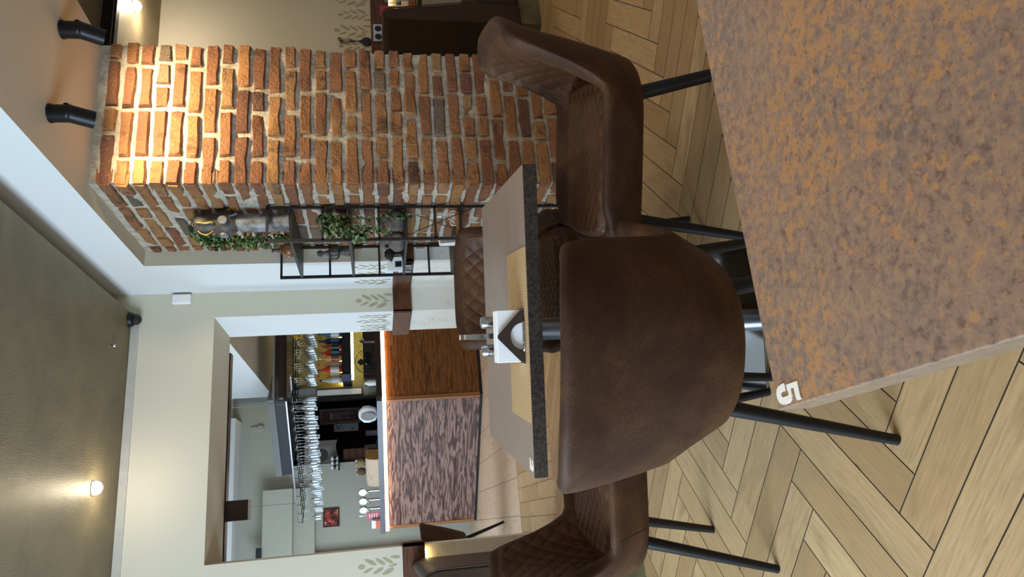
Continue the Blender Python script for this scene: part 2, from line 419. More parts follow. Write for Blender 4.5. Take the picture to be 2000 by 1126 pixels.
# rails (stained beams)
mb = MB(); mb.box(-2.6, XL + .02, YW - .035, YW + .002, .90, 1.035); mb.box(XL - .01, XL + .02, YW - .035, YW + .55, .90, 1.035)
struct(mb.build('trim_2', MAT['railwood'], bevel=.006), 'brown wooden rail on the left wall')
mb = MB(); mb.box(XR - .012, XP + .02, YW - .02, YW + .002, .912, 1.035); mb.box(XR - .02, XR + .01, YW - .02, YW + .56, .912, 1.035)
struct(mb.build('trim_3', MAT['railwood'], bevel=.006), 'brown wooden rail right of the opening')
mb = MB(); mb.box(XP - .02, XP + .01, BY1 - .02, YW - .018, .912, 1.035); mb.box(XP - .02, BX0, BY1 - .02, BY1 + .01, .912, 1.035)
struct(mb.build('trim_4', MAT['railwoody'], bevel=.006), 'brown wooden rail around the pier')
# right room wall
mb = MB(); mb.box(BX1 - .2, 5.6, 4.87, 5.0, 0, 2.72)
x = 2.9; k = 0
while x < 5.0:
    stencil(mb, wallM(x, 4.87, 1.135, 0), .27 if k % 2 == 0 else .24, 1, 1 if k % 2 == 0 else -1); x += .15; k += 1
struct(mb.build('wall_back', [MAT['cream'], MAT['leafprint']]), 'cream wall of the room behind the column with stencilled leaves')
mb = MB(); mb.box(BX1, 5.6, 4.835, 4.872, .975, 1.122); struct(mb.build('trim_5', MAT['railwood'], bevel=.006), 'brown wooden rail behind the dark sofa')

# ------------------------------------------------------------------ brick column
def brick_face(mb, tones, org, ux, nrm, width, z_top, rows, corner_lo, corner_hi, seed):
    """courses of old brick on one face. org = lower-u corner at the mortar plane"""
    rnd = random.Random(seed); pitch = .0757; ux = Vector(ux); nrm = Vector(nrm)
    for r in range(rows):
        zc = z_top - .0325 - r * pitch
        u = 0.0; first = True
        if r % 2 == 0: seq = [.25, .25, .25]
        else: seq = [.12, .25, .25, .12]
        if rnd.random() < .35: seq = [.12 if rnd.random() < .5 else .25 for _ in range(6)]
        k = 0
        while u < width - .03:
            L = seq[k % len(seq)] * rnd.uniform(.93, 1.05); k += 1
            if width - (u + L) < .07: L = width - u
            lo = first and corner_lo; hi = (u + L >= width - 1e-6) and corner_hi
            u0, u1 = u, u + L
            if lo: u0 -= .012
            if hi: u1 += rnd.uniform(-.004, .018)
            h = .063 * rnd.uniform(.9, 1.05); prot = rnd.uniform(.006, .016) + (.006 if nrm.y < -.5 else 0); tl = rnd.uniform(-.012, .012)
            t = min(1, max(0, rnd.gauss(.48, .25))); off = Vector((rnd.random() * 50, rnd.random() * 50, 0))
            us = [0, .012, .035, .25, .5, .75, .965, .988, 1]; vs = [0, .05, .14, .5, .86, .95, 1]
            nu, nv = len(us), len(vs); st = len(mb.v)
            chip = rnd.random() < .32; cu, cv = rnd.choice((.1, .9, .5)), rnd.choice((.15, .85))
            def fn(i, j):
                a, b = us[i], vs[j]
                eu = (0 if i in (0, nu - 1) else .6 if i in (1, nu - 2) else 1); ev = (0 if j in (0, nv - 1) else .55 if j in (1, nv - 2) else 1)
                if lo and i <= 1: eu = 1
                if hi and i >= nu - 2: eu = 1
                d = min(eu, ev); n1 = mnoise.noise(Vector((a * L * 14, b * 1.2, 0)) + off) ; n2 = mnoise.noise(Vector((a * L * 40, b * 3, 5)) + off)
                dep = -.014 + d * (.014 + prot) + (n1 * .006 + n2 * .003) * d + tl * (a - .5)
                if chip: dep -= .016 * max(0, 1 - math.hypot((a - cu) * 2.2, (b - cv) * 1.2)) * d
                uu = u0 + .004 + (u1 - u0 - .008) * a + (n2 * .004 if 0 < i < nu - 1 else n1 * .004)
                zz = zc + (b - .5) * h + mnoise.noise(Vector((a * L * 9, 7 * round(b), 2)) + off) * .009
                return Vector(org) + ux * uu + nrm * dep + Vector((0, 0, zz - org[2]))
            mb.grid(fn, nu, nv)
            if hi or lo:      # give the end brick a side
                base = len(mb.v); e = (nu - 1) if hi else 0
                ring = [mb.v[st + e * nv + j] for j in range(nv)]
                mb.add(ring + [tuple(Vector(p) - nrm * .06) for p in ring], [(j, j + 1, nv + j + 1, nv + j) for j in range(nv - 1)])
                # top and bottom lips
                for jj in (0, nv - 1):
                    ln = [mb.v[st + i * nv + jj] for i in ((nu - 4, nu - 3, nu - 2, nu - 1) if hi else (0, 1, 2, 3))]
                    mb.add(ln + [tuple(Vector(p) - nrm * .06) for p in ln], [(i, i + 1, 5 + i, 4 + i) for i in range(3)])
            tones += [t] * (len(mb.v) - st)
            u += L + .014; first = False
mb = MB(); tones = []
brick_face(mb, tones, (BX0, BY0, 0), (1, 0, 0), (0, -1, 0), BX1 - BX0, ZS - .034, 32, True, True, 3)
brick_face(mb, tones, (BX0, BY0, 0), (0, 1, 0), (-1, 0, 0), BY1 - BY0 + .02, ZS - .034, 32, True, False, 11)
n_b = len(mb.f)
# mortar body with a rough surface
def mort(org, ux, width):
    ux = Vector(ux); nr = Vector((ux.y, -ux.x, 0)) if ux.x else Vector((-1, 0, 0))
    nu, nv = int(width / .022), int(ZS / .022)
    def fn(i, j):
        p = Vector(org) + ux * (width * i / (nu - 1)) + Vector((0, 0, ZS * j / (nv - 1)))
        return p + nr * (mnoise.noise(p * 22) * .006 + mnoise.noise(p * 7) * .004 - .001)
    mb.grid(fn, nu, nv, 1)
mort((BX0, BY0, 0), (1, 0, 0), BX1 - BX0); mort((BX0, BY0, 0), (0, 1, 0), BY1 - BY0)
mb.box(BX0 + .012, BX1 - .012, BY0 + .012, BY1, 0, ZS - .0005, 1)
o = mb.build('wall_column', [MAT['brick'], MAT['mortar']], smooth=50)
tones += [0] * (len(mb.v) - len(tones))
at = o.data.attributes.new('tone', 'FLOAT', 'POINT'); at.data.foreach_set('value', tones)
struct(o, 'square column of old red bricks in pale mortar')
# ================================================================== CHAIRS
def chair_outline(t, ex=3.6):
    """plan of the shell at seat-bottom height; t in [-1,1] from right front round the back to left front -> (x, y, nx, ny, backness)"""
    s = 1 if t < 0 else -1; a = 1 - abs(t)           # a: 0 front .. 1 back centre
    la = .40
    if a < la:
        y = .225 - (a / la) * .305; return (s * .205, y, s * 1.0, 0.0, 0.0)
    th = (a - la) / (1 - la) * PI / 2; e = 2 / ex
    cx, cy = math.cos(th) ** e, math.sin(th) ** e
    x, y = s * .205 * cx, -.08 - .205 * cy
    nx, ny = math.cos(th) * s, -math.sin(th); l = math.hypot(nx, ny)
    return (x, y, nx / l, ny / l, sst((a - la) / (1 - la) * 1.25))
def shell_top(t):
    a = 1 - abs(t)
    z = .530 + .270 * sst((a - .48) / .17)
    z -= .020 * sst((.10 - a) / .1)
    if a > .6: z += .014 * sst((a - .6) / .3)
    return z
def shell_pt(t, z, inset=0.0):
    dz = z - .40; x, y, nx, ny, b = chair_outline(t, 2.2 + 1.5 * sst(dz / .34))
    side = .56 * min(max(dz, 0), .13) + .13 * max(0, dz - .14); back = .086 * (max(dz, 0) / .4) ** 1.7 + .012 * math.sin(min(1, max(0, dz / .3)) * PI) * b * b
    off = side * (1 - b) + back * b - inset
    return Vector((x + nx * off, y + ny * off, z))
def make_chair():
    root = thing('dining_chair', 'x', 'chair')
    # outer shell with rolled rim
    NT = 73; prof = 20
    def fn(i, j):
        t = -1 + 2 * i / (NT - 1); zt = shell_top(t); th = .046
        if j == 0: return shell_pt(t, .384, .045)
        if j == 1: return shell_pt(t, .390, .018)
        if j <= 9:
            z = .404 + (zt - .024 - .404) * (j - 2) / 7; return shell_pt(t, z, .004 if j == 2 else 0)
        if j <= 16:
            a = (j - 9) / 7 * PI; z = zt - .024 + .024 * math.sin(a); return shell_pt(t, z, th / 2 * (1 - math.cos(a)))
        z = zt - .024 - (j - 16) * .012; return shell_pt(t, z, th + .002 * (j - 16))
    mb = MB(); mb.grid(fn, NT, prof)
    for e in (0, NT - 1):       # rounded arm fronts
        col = [Vector(mb.v[e * prof + j]) for j in range(prof)]
        c = sum(col, Vector()) / prof; n = len(mb.v)
        ring2 = [p.lerp(c, .12) + Vector((0, .010, 0)) for p in col]; ring3 = [p.lerp(c, .45) + Vector((0, .016, 0)) for p in col]
        vs = col + ring2 + ring3 + [c + Vector((0, .018, 0))]
        fs = [(r * prof + j, r * prof + (j + 1) % prof, (r + 1) * prof + (j + 1) % prof, (r + 1) * prof + j) for r in range(2) for j in range(prof)] + [(2 * prof + j, 2 * prof + (j + 1) % prof, 3 * prof) for j in range(prof)]
        mb.add(vs, fs)
    mb.build('shell', MAT['suede'], root, smooth=60)
    # seams where the arms meet the back
    for s in (-1, 1):
        mb = MB(); mb.tube([shell_pt(s * .56, .41 + (shell_top(.56) - .435) * k / 10, .0008) for k in range(11)], .0016, 6)
        mb.build('seam', MAT['darkleather'], root, smooth=60)
    # quilted lining
    NA, NZ = 420, 120; pts = []
    al = [0.0]
    for i in range(1, NA):
        p = shell_pt(-.97 + 1.94 * i / (NA - 1), .6, .05); q = shell_pt(-.97 + 1.94 * (i - 1) / (NA - 1), .6, .05); al.append(al[-1] + (p - q).length)
    mid = al[-1] / 2; dsz = .054
    def puff(a, b):
        u = (a + b * .86) / dsz; v = (a - b * .86) / dsz
        return (abs(math.sin(PI * u)) * abs(math.sin(PI * v))) ** .4
    def fl(i, j):
        t = -.97 + 1.94 * i / (NA - 1); zt = shell_top(t) - .026; z = .45 + (zt - .45) * j / (NZ - 1)
        edge = min(1, (NZ - 1 - j) / 5)
        return shell_pt(t, z, .050 + .006 * puff(al[i] - mid, z - .45) * edge - .004 * (1 - edge))
    mb = MB(); mb.grid(fl, NA, NZ); mb.build('quilted_lining', MAT['suede_in'], root, smooth=80)
    # seat base: closed soft slab
    def outline(inset, n=72):
        pts = []
        for k in range(n):
            a = 2 * PI * k / n; c, s = math.cos(a), math.sin(a); e = 2 / (5.0 if s > 0 else 2.3)
            pts.append(((.206 - inset) * math.copysign(abs(c) ** e, c), .012 + (.272 - inset) * math.copysign(abs(s) ** e, s)))
        return pts
    lay = [(.05, .384), (.02, .389), (.004, .402), (-.004, .44), (0, .474), (.006, .486), (.016, .492), (.03, .490)]
    rings = [[Vector((x, y, z)) for x, y in outline(i)] for i, z in lay]
    mb = MB(); n = 72
    mb.grid(lambda i, j: rings[i][j], len(lay), n, cv=True)
    mb.add([rings[0][k] for k in range(n)], [tuple(range(n))]); mb.add([rings[-1][k] for k in range(n)], [tuple(range(n))])
    mb.build('seat_base', MAT['suede'], root, smooth=50)
    # quilted cushion
    NX, NY = 150, 180
    def fc(i, j):
        u, v = -1 + 2 * i / (NX - 1), -1 + 2 * j / (NY - 1)
        x = .185 * u * (1 - .10 * v * v * abs(u)); y = .02 + .24 * v * (1 - .08 * u * u * abs(v))
        e = min(1, (1 - abs(u)) / .13) ; f = min(1, (1 - abs(v)) / .11); ed = math.sqrt(max(0, 1 - (1 - e) ** 2)) * math.sqrt(max(0, 1 - (1 - f) ** 2))
        a, b = x, y; uu = (a * 1.15 + b * .86) / dsz; vv = (a * 1.15 - b * .86) / dsz
        pf = (abs(math.sin(PI * uu)) * abs(math.sin(PI * vv))) ** .4
        return Vector((x, y, .470 + .040 * ed + .006 * pf * ed))
    mb = MB(); mb.grid(fc, NX, NY); mb.build('seat_cushion', MAT['suede_in'], root, smooth=80)
    # legs + under frame
    for sx in (-1, 1):
        for sy in (-1, 1):
            mb = MB(); mb.cyl((sx * (.165 if sy > 0 else .135), sy * (.20 if sy > 0 else .165), .392), (sx * .208, sy * .262, 0.001), .0185, .012, 20)
            mb.build('leg', MAT['blackmetal'], root, smooth=40)
    mb = MB(); mb.box(-.11, .11, -.13, .18, .377, .386); mb.build('seat_frame', MAT['blackmetal'], root)
    return root
TA = math.radians(15.6); TO = Vector((.600, 2.158, 0)); TEX = Vector((math.cos(TA), -math.sin(TA), 0)); TEY = Vector((math.sin(TA), math.cos(TA), 0))
def tf(x, y, z=0): return TO + TEX * x + TEY * y + Vector((0, 0, z))
ch = make_chair(); ch.location = tf(-.047, -.595); ch.rotation_euler = (0, 0, -TA - math.radians(11.5))
G = 'brown quilted dining chairs at the grey table'
tag(ch, 'brown suede dining chair in front of the grey table, its smooth back turned towards us', 'chair', G)
dup(ch, tf(-.505, -.07), -TA - PI / 2, 'brown quilted dining chair at the left end of the grey table, cut by the frame', G)
dup(ch, tf(.505, -.16), -TA + PI / 2 - math.radians(11), 'brown quilted dining chair right of the grey table, before the brick column', G)
dup(ch, tf(.14, .47), PI - TA, 'brown quilted dining chair across the grey table, its back above the tabletop', G)
dup(ch, (-.36, 7.05, 0), math.radians(60), 'brown dining chair beyond the wall opening beside the bar front', 'chair in the bar room')

# ================================================================== TABLES
def number_mesh(parts, M, name, parent, mat, h=.0012):
    mb = MB()
    for p in parts: mb.prism(p, M, h)
    return mb.build(name, mat, parent)
def ring_arc(cx, cy, ro, ri, a0, a1, n=14):
    return [(cx + ro * math.cos(math.radians(a0 + (a1 - a0) * k / n)), cy + ro * math.sin(math.radians(a0 + (a1 - a0) * k / n))) for k in range(n + 1)] + \
           [(cx + ri * math.cos(math.radians(a1 + (a0 - a1) * k / n)), cy + ri * math.sin(math.radians(a1 + (a0 - a1) * k / n))) for k in range(n + 1)]
t5 = thing('dining_table', 'rust brown stone-look table in the foreground marked with a white 5', 'table', (.5, .295, 0))
mb = MB(); mb.box(-.42, .42, -.376, .376, .712, .75)
for k in range(6): mb.mi[k] = 1
mb.mi[1] = 0
mb.build('tabletop', [MAT['rust'], MAT['rustedge']], t5, bevel=.0025)
mb = MB(); mb.lathe([(.04, .02), (.04, .70), (.10, .705), (.10, .712)], 32); mb.build('column', MAT['greysteel'], t5, smooth=40)
mb = MB(); mb.box(-.2, .2, -.2, .2, 0.0005, .014); mb.build('base_plate', MAT['polished'], t5, bevel=.004)
# slab-serif 5, traced as strokes; local x right, y up, height .05
F5 = [[(0.0, .0), (0, 0)]]
five = [(.000, .0215), (.000, .0155), (.002, .0075), (.007, .0025), (.014, .000), (.023, .000), (.031, .003), (.036, .009), (.037, .017), (.036, .024), (.031, .030), (.024, .0325), (.0125, .0325), (.0125, .039), (.030, .039), (.036, .0405), (.036, .0500), (.0335, .0492), (.029, .0485), (.004, .0485), (.004, .0245),
        (.014, .0245), (.0155, .0262), (.0215, .0262), (.0235, .024), (.0235, .0125), (.0215, .0105), (.0155, .0105), (.0135, .0125), (.0135, .0215)]
mb = MB(); mb.prism([(x * .555, y * .84) for x, y in five], T(-.396, .3705, .7501) @ RZ(PI), .0012)
mb.build('table_number', MAT['numwhite'], t5)['label'] = 'white figure 5'
t2 = thing('dining_table', 'grey wood-look table with dark speckled edge, set with a napkin holder', 'table', tf(0, 0), -TA)
mb = MB(); mb.box(-.421, .421, -.376, .376, .712, .75)
for k in range(6): mb.mi[k] = 1
mb.mi[1] = 0
mb.build('tabletop', [MAT['greytop'], MAT['darkedge']], t2, bevel=.0015)
mb = MB(); mb.lathe([(.036, .02), (.036, .70), (.10, .704), (.10, .712)], 32, T(-.03, -.05, 0)); mb.build('column', MAT['greysteel'], t2, smooth=40)
mb = MB(); mb.box(-.25, .21, -.28, .18, 0.0005, .008); mb.build('base_plate', MAT['polished'], t2, bevel=.003)
# small white number: a 2 with a slab 1-like flag, lying at the front left corner
mb = MB()
two = [(0, 0), (.028, 0), (.028, .010), (.014, .010), (.027, .022), (.028, .032), (.023, .040), (.013, .043), (.003, .039), (.000, .030), (.009, .029), (.013, .034), (.018, .031), (.016, .024), (0, .010)]
mb.prism([(x * 1.2, y * .9) for x, y in two], T(-.372, -.330, .7501) @ RZ(PI), .0012)
mb.build('table_number', MAT['numwhite'], t2)['label'] = 'small white table number'

# ------------------------------------------------------------------ on the grey table
def on_t2(o, x, y, z=.75, rz=0): o.location = tf(x, y, z); o.rotation_euler = (0, 0, -TA + rz); return o
mb = MB(); mb.box(-.2375, .2375, -.133, .133, 0.0002, .0025)
o = on_t2(mb.build('placemat', MAT['placemat']), -.04, -.242); tag(o, 'tan woven placemat on the grey table', 'placemat')
nh = thing('napkin_holder', 'dark brown and clear napkin holder standing on the tan placemat', 'napkin holder'); on_t2(nh, -.044, -.29, .7526)
W = .075
mb = MB(); mb.box(-W, W, -.045, .045, 0, .003); mb.build('base', MAT['brownpanel'], nh)
tri = [(-W + .004, 0), (-.037, 0)] + [(.037 * math.cos(PI - PI * k / 16), .037 * math.sin(PI * k / 16)) for k in range(17)] + [(.037, 0), (W - .004, 0), (W - .004, .008), (.004, .072), (-.004, .072), (-W + .004, .008)]
mb = MB(); mb.prism(tri, T(0, -.043, .003) @ RX(PI / 2), .004); mb.build('front_panel', MAT['brownpanel'], nh)
mb = MB(); mb.prism(tri, T(0, .045, .003) @ RX(PI / 2), .004); mb.build('back_panel', MAT['brownpanel'], nh)
mb = MB(); mb.tube([(.040 * math.cos(PI * k / 20), -.0475 - .010 * math.sin(PI * k / 20), .004) for k in range(21)], .003, 8); mb.build('steel_lip', MAT['polished'], nh, smooth=50)
nap = MB()
for k in range(12):
    y = -.036 + k * .0063; r = random.uniform(-.0015, .0015)
    nap.box(-.071 + r, .071 + r, y, y + .0052, 0, .071 + random.uniform(-.002, .001))
o = on_t2(nap.build('paper_napkins', MAT['paper'], bevel=.001), -.044, -.29, .7558); tag(o, 'stack of white paper napkins held upright in the napkin holder', 'napkins')
# stand handle and shakers
cs = thing('condiment_stand', 'steel condiment stand with a tall strap handle behind the napkins', 'stand'); on_t2(cs, -.044, -.185, .7526)
mb = MB(); mb.box(-.065, .065, -.04, .04, 0, .004); mb.build('base', MAT['brownpanel'], cs, bevel=.001)
hp = [(.0, z, y) for z, y in [(.004, -.018), (.10, -.018), (.14, -.016), (.155, -.010), (.162, 0), (.155, .010), (.14, .016), (.10, .018), (.004, .018)]]
mb = MB()
n = len(hp)
vs = []
for k, (x, z, y) in enumerate(hp):
    for dx in (-.0075, .0075):
        for e in (1, .88): vs.append((dx, y * e, z if k in (0, n - 1) else .004 + (z - .004) * (1 if e == 1 else .985)))
fs = []
for k in range(n - 1):
    a, b = 4 * k, 4 * k + 4; fs += [(a, a + 2, b + 2, b), (a + 1, b + 1, b + 3, a + 3), (a, b, b + 1, a + 1), (a + 2, a + 3, b + 3, b + 2)]
mb.add(vs, fs); mb.build('handle', MAT['steel'], cs, smooth=40)
def shaker(name, lab, x, y, fill):
    s = thing(name, lab, 'shaker'); on_t2(s, x, y, .7566)
    mb = MB(); mb.lathe([(.015, 0), (.0165, .004), (.0165, .05), (.0145, .056)], 20); mb.build('glass_body', MAT['glass'], s, smooth=40)
    mb = MB(); mb.lathe([(.0135, .003), (.015, .005), (.015, .036)], 16); mb.build('filling', fill, s, smooth=40)
    mb = MB(); mb.lathe([(.0165, .054), (.0178, .056), (.0178, .088), (.016, .093), (.010, .095)], 24); mb.build('metal_cap', MAT['steel'], s, smooth=40)
shaker('salt_shaker', 'glass salt shaker with steel cap, left of the strap handle', -.086, -.185, MAT['paper'])
shaker('pepper_shaker', 'glass pepper shaker with steel cap, right of the strap handle', -.004, -.185, plain('ground pepper', '5A4A38', .9, bump=.4, bscale=400))
# ================================================================== SHELF BY THE COLUMN
SX0, SX1, SY0, SY1 = 1.437, 1.622, 3.50, 4.06
sh = thing('shelving_unit', 'tall narrow black metal shelf beside the brick column', 'shelf', (0, 0, 0))
b = .011
for x in (SX0, SX1):
    for y in (SY0, SY1):
        mb = MB(); mb.box(x - b / 2 - .003, x + b / 2 + .003, y - b / 2, y + b / 2, 0, 1.688); mb.build('post', MAT['shelfmetal'], sh)
for z in (1.682, 1.407, 1.12, .825, .43):
    for y in (SY0, SY1):
        mb = MB(); mb.box(SX0, SX1, y - b / 2, y + b / 2, z - .006, z + .006); mb.build('rail', MAT['shelfmetal'], sh)
BZ = [1.573, 1.278, .987, .696, .30]
for z in BZ:
    mb = MB(); mb.box(SX0 - .004, SX1 + .004, SY0 - .006, SY1 + .006, z - .014, z); mb.build('board', MAT['shelfmetal'], sh)
for a, c in (((SX1, 1.03), (SX0, .60)), ((SX0, 1.03), (SX1, .60))):
    mb = MB(); mb.cyl((a[0], SY0 + .004, a[1]), (c[0], SY0 + .004, c[1]), .0022, n=8); mb.build('cross_brace', MAT['shelfmetal'], sh, smooth=40)

MAT['agedmetal'] = mottled('aged grey metal', [(.3, '2E2A26'), (.5, '6B6D72'), (.7, '8A8F9C')], 14, 5, .4, .5, .4)
MAT['brass'] = plain('brass', 'A58A4A', .3, metal=.9)
MAT['copper'] = mottled('copper lacquer', [(.3, '5A3A26'), (.7, '9A6C4A')], 20, 4, .3)
MAT['stone'] = mottled('grey stone ware', [(.3, '4E4843'), (.7, '6E6760')], 25, 5, .7, .3, .3)
MAT['darkcast'] = mottled('dark cast metal', [(.3, '2E2B2A'), (.7, '56504C')], 25, 5, .5)
MAT['greenglass'] = NM('green glass').set(color=hexc('B9C88A'), rough=.08, trans=.75).m
MAT['gilt'] = plain('olive gilt', '7A6A30', .35, metal=.5)
def foliage(mb, pts, spread, n, size, seed):
    rnd = random.Random(seed)
    for _ in range(n):
        k = rnd.random() * (len(pts) - 1); i = int(k); f = k - i
        c = Vector(pts[i]).lerp(Vector(pts[i + 1]), f); sp = spread[i] * (1 - f) + spread[i + 1] * f
        d = Vector((rnd.gauss(0, 1), rnd.gauss(0, 1), rnd.gauss(0, 1))).normalized() * sp * rnd.random() ** .5
        c = c + d; s = size * rnd.uniform(.6, 1.3)
        M = T(*c) @ Euler((rnd.uniform(-1.2, 1.2), rnd.uniform(-1.2, 1.2), rnd.uniform(0, 6.28))).to_matrix().to_4x4()
        q = [(0, -.5, 0), (.28, -.15, .06), (.30, .12, .08), (0, .55, -.04), (-.30, .12, .08), (-.28, -.15, .06), (0, 0, 0)]
        mb.add([M @ (Vector(p) * s) for p in q], [(0, 1, 6), (1, 2, 6), (2, 3, 6), (3, 4, 6), (4, 5, 6), (5, 0, 6)])
# cast water-pump like ornament on the top board
orn = thing('metal_ornament', 'tall aged grey metal ornament with brass ring on the top shelf board', 'ornament', (1.565, 3.56, 1.5732))
mb = MB(); mb.lathe([(.040, 0), (.052, .004), (.052, .014), (.046, .03), (.047, .12), (.048, .22), (.040, .25), (.038, .27)], 28); mb.build('body', MAT['agedmetal'], orn, smooth=40)
mb = MB()
hd = [(.038, .26), (.056, .285), (.066, .32), (.064, .345), (.054, .36), (.050, .375), (.055, .40), (.057, .44), (.050, .465), (.030, .475)]
mb.lathe(hd, 26, Matrix.Diagonal((1.05, .9, 1, 1))); mb.build('head', MAT['darkcast'], orn, smooth=40)
mb = MB(); mb.lathe([(.010, 0), (.022, .0), (.022, .012), (.010, .012)], 18, T(-.010, -.058, .325) @ RX(PI / 2)); mb.build('socket', MAT['agedmetal'], orn, smooth=40)
mb = MB(); mb.lathe([(.010, 0), (.022, .0), (.022, .012), (.010, .012)], 18, T(-.064, -.008, .325) @ RY(-PI / 2)); mb.build('socket', MAT['agedmetal'], orn, smooth=40)
mb = MB(); mb.tube([(-.050 - .022 * math.sin(PI * k / 10), -.02, .375 + .075 * k / 10) for k in range(11)], .0045, 8); mb.build('handle', MAT['brass'], orn, smooth=60)
mb = MB(); mb.tube([(.05 + .02 * math.sin(PI * k / 8), -.02, .27 + .06 * k / 8) for k in range(9)], .005, 8); mb.build('handle', MAT['brass'], orn, smooth=60)
mb = MB(); mb.tube([(-.02 + .002 * math.sin(k), -.055, .37 + .01 * k) for k in range(9)], .007, 8); mb.build('brass_band', MAT['brass'], orn, smooth=60)
mb = MB(); mb.cyl((.03, -.05, .262), (.012, -.062, .295), .006, n=10); mb.build('spout', MAT['agedmetal'], orn, smooth=40)
pl = thing('boxwood_garland', 'green boxwood garland draped behind the grey metal ornament', 'plant', (1.56, 3.66, 1.5732))
gp = [(.03, -.0, .50), (-.02, .0, .47), (-.05, 0, .40), (-.055, 0, .30), (-.06, 0, .20), (-.055, 0, .10), (-.045, -.02, .02)]
mb = MB(); foliage(mb, gp, [.03, .055, .05, .045, .05, .045, .025], 620, .024, 5); lv = mb.build('leaves', MAT['box'], pl); lv['kind'] = 'stuff'
mb = MB(); mb.tube([(x, y + .012, z) for x, y, z in gp], .003, 6); mb.build('stem', MAT['stem'], pl)
cv = thing('copper_vase', 'small round copper vase with a thin neck at the back of the top board', 'vase', (1.505, 3.80, 1.5732))
mb = MB(); mb.lathe([(.018, 0), (.034, .008), (.044, .03), (.042, .05), (.030, .068), (.013, .078), (.012, .084)], 24); mb.build('body', MAT['copper'], cv, smooth=50)
mb = MB(); mb.lathe([(.012, .083), (.014, .088), (.009, .095), (.009, .118), (.013, .122), (.010, .127)], 16); mb.build('neck', MAT['darkcast'], cv, smooth=50)
# second board: lantern jar, ivy, figurine jug
jr = thing('glass_lantern', 'green glass lantern jar with gilt base behind ivy on the second board', 'lantern', (1.565, 3.60, 1.2782))
mb = MB(); mb.lathe([(.044, 0), (.048, .01), (.046, .05), (.040, .06)], 24); mb.build('gilt_base', MAT['gilt'], jr, smooth=40)
mb = MB(); mb.lathe([(.040, .055), (.046, .07), (.046, .11), (.036, .125)], 24); mb.build('glass_body', MAT['greenglass'], jr, smooth=40)
iv = thing('ivy_plant', 'trailing green ivy on the second shelf board, hanging over its edge', 'plant', (1.53, 3.56, 1.2782))
ip = [(.06, -.02, .12), (.02, -.03, .11), (-.03, -.05, .09), (-.06, -.075, .03), (-.075, -.085, -.04), (-.09, -.085, -.09)]
ip2 = [(-.02, -.05, .06), (-.02, -.085, -.02), (-.045, -.085, -.10), (-.05, -.085, -.17), (-.075, -.085, -.22)]
ip3 = [(.03, -.05, .07), (.035, -.085, -.03), (.01, -.085, -.10), (.03, -.085, -.20), (.02, -.085, -.27), (.03, -.085, -.32)]
mb = MB(); foliage(mb, ip, [.04, .05, .055, .05, .04, .02], 300, .034, 8); foliage(mb, ip2, [.03, .03, .022, .02, .012], 70, .032, 9); foliage(mb, ip3, [.03, .02, .016, .016, .012, .01], 70, .03, 10)
lv = mb.build('leaves', MAT['ivy'], iv); lv['kind'] = 'stuff'
mb = MB()
for p in (ip, ip2, ip3): mb.tube(p, .002, 6)
mb.cyl((.02, 0, 0), (.02, 0, .06), .03, .036, 16); mb.build('stem', MAT['stem'], iv)
fg = thing('figurine_jug', 'dark figurine jug with ring handle at the left rear of the second board', 'figurine', (1.478, 3.76, 1.2782))
mb = MB(); mb.lathe([(.026, 0), (.030, .01), (.026, .03), (.018, .055), (.024, .08), (.026, .10), (.014, .125), (.010, .145), (.020, .16), (.012, .178)], 20, RY(-.08)); mb.build('body', MAT['darkcast'], fg, smooth=50)
mb = MB(); mb.tube([(-.026 + .03 * math.cos(2 * PI * k / 14), -.02, .085 + .026 * math.sin(2 * PI * k / 14)) for k in range(14)], .005, 8, closed=True); mb.build('handle', MAT['darkcast'], fg, smooth=60)
# third board
def bird(name, lab, x, y, z, s, rz):
    e = thing(name, lab, 'figurine', (x, y, z), rz)
    mb = MB(); mb.lathe([(.03, 0), (.044, .008), (.052, .035), (.048, .06), (.030, .082), (.02, .09)], 24, Matrix.Diagonal((1.2 * s, s, s, 1))); mb.build('body', MAT['stone'], e, smooth=60)
    mb = MB(); mb.tube([(.02 * s, 0, .07 * s), (.012 * s, 0, .10 * s), (-.004 * s, 0, .122 * s), (-.03 * s, 0, .122 * s), (-.045 * s, 0, .10 * s)], [.028 * s, .024 * s, .022 * s, .018 * s, .007 * s], 14); mb.build('head', MAT['stone'], e, smooth=60)
bird('stone_bird', 'plump grey stoneware bird on the third board, nearest the brick', 1.575, 3.57, .9872, 1.0, 0)
bird('stone_bird', 'grey stoneware bird on the third board under the ivy, nearer the open side', 1.49, 3.66, .9872, .95, -.6)
cn = thing('candle_holder', 'black candle holder with flared cup on the third shelf board', 'candle holder', (1.468, 3.80, .9872))
mb = MB(); mb.lathe([(.040, .0), (.042, .004), (.012, .012), (.009, .05), (.012, .052), (.040, .064), (.043, .072), (.037, .074), (.030, .09), (.016, .105)], 24); mb.build('body', MAT['blackmatte'], cn, smooth=50)
cd = thing('table_card', 'white folded card with a black square on the third board', 'card', (1.463, 3.95, .9872))
mb = MB(); mb.box(-.04, .04, -.02, -.016, 0, .085, M=RX(-.12)); mb.box(-.04, .04, .016, .02, 0, .085, M=RX(.12)); mb.build('card', MAT['paper'], cd)
mb = MB(); mb.box(-.022, .012, -.0215, -.019, .004, .042, M=RX(-.12)); mb.build('black_square', MAT['blackmatte'], cd)
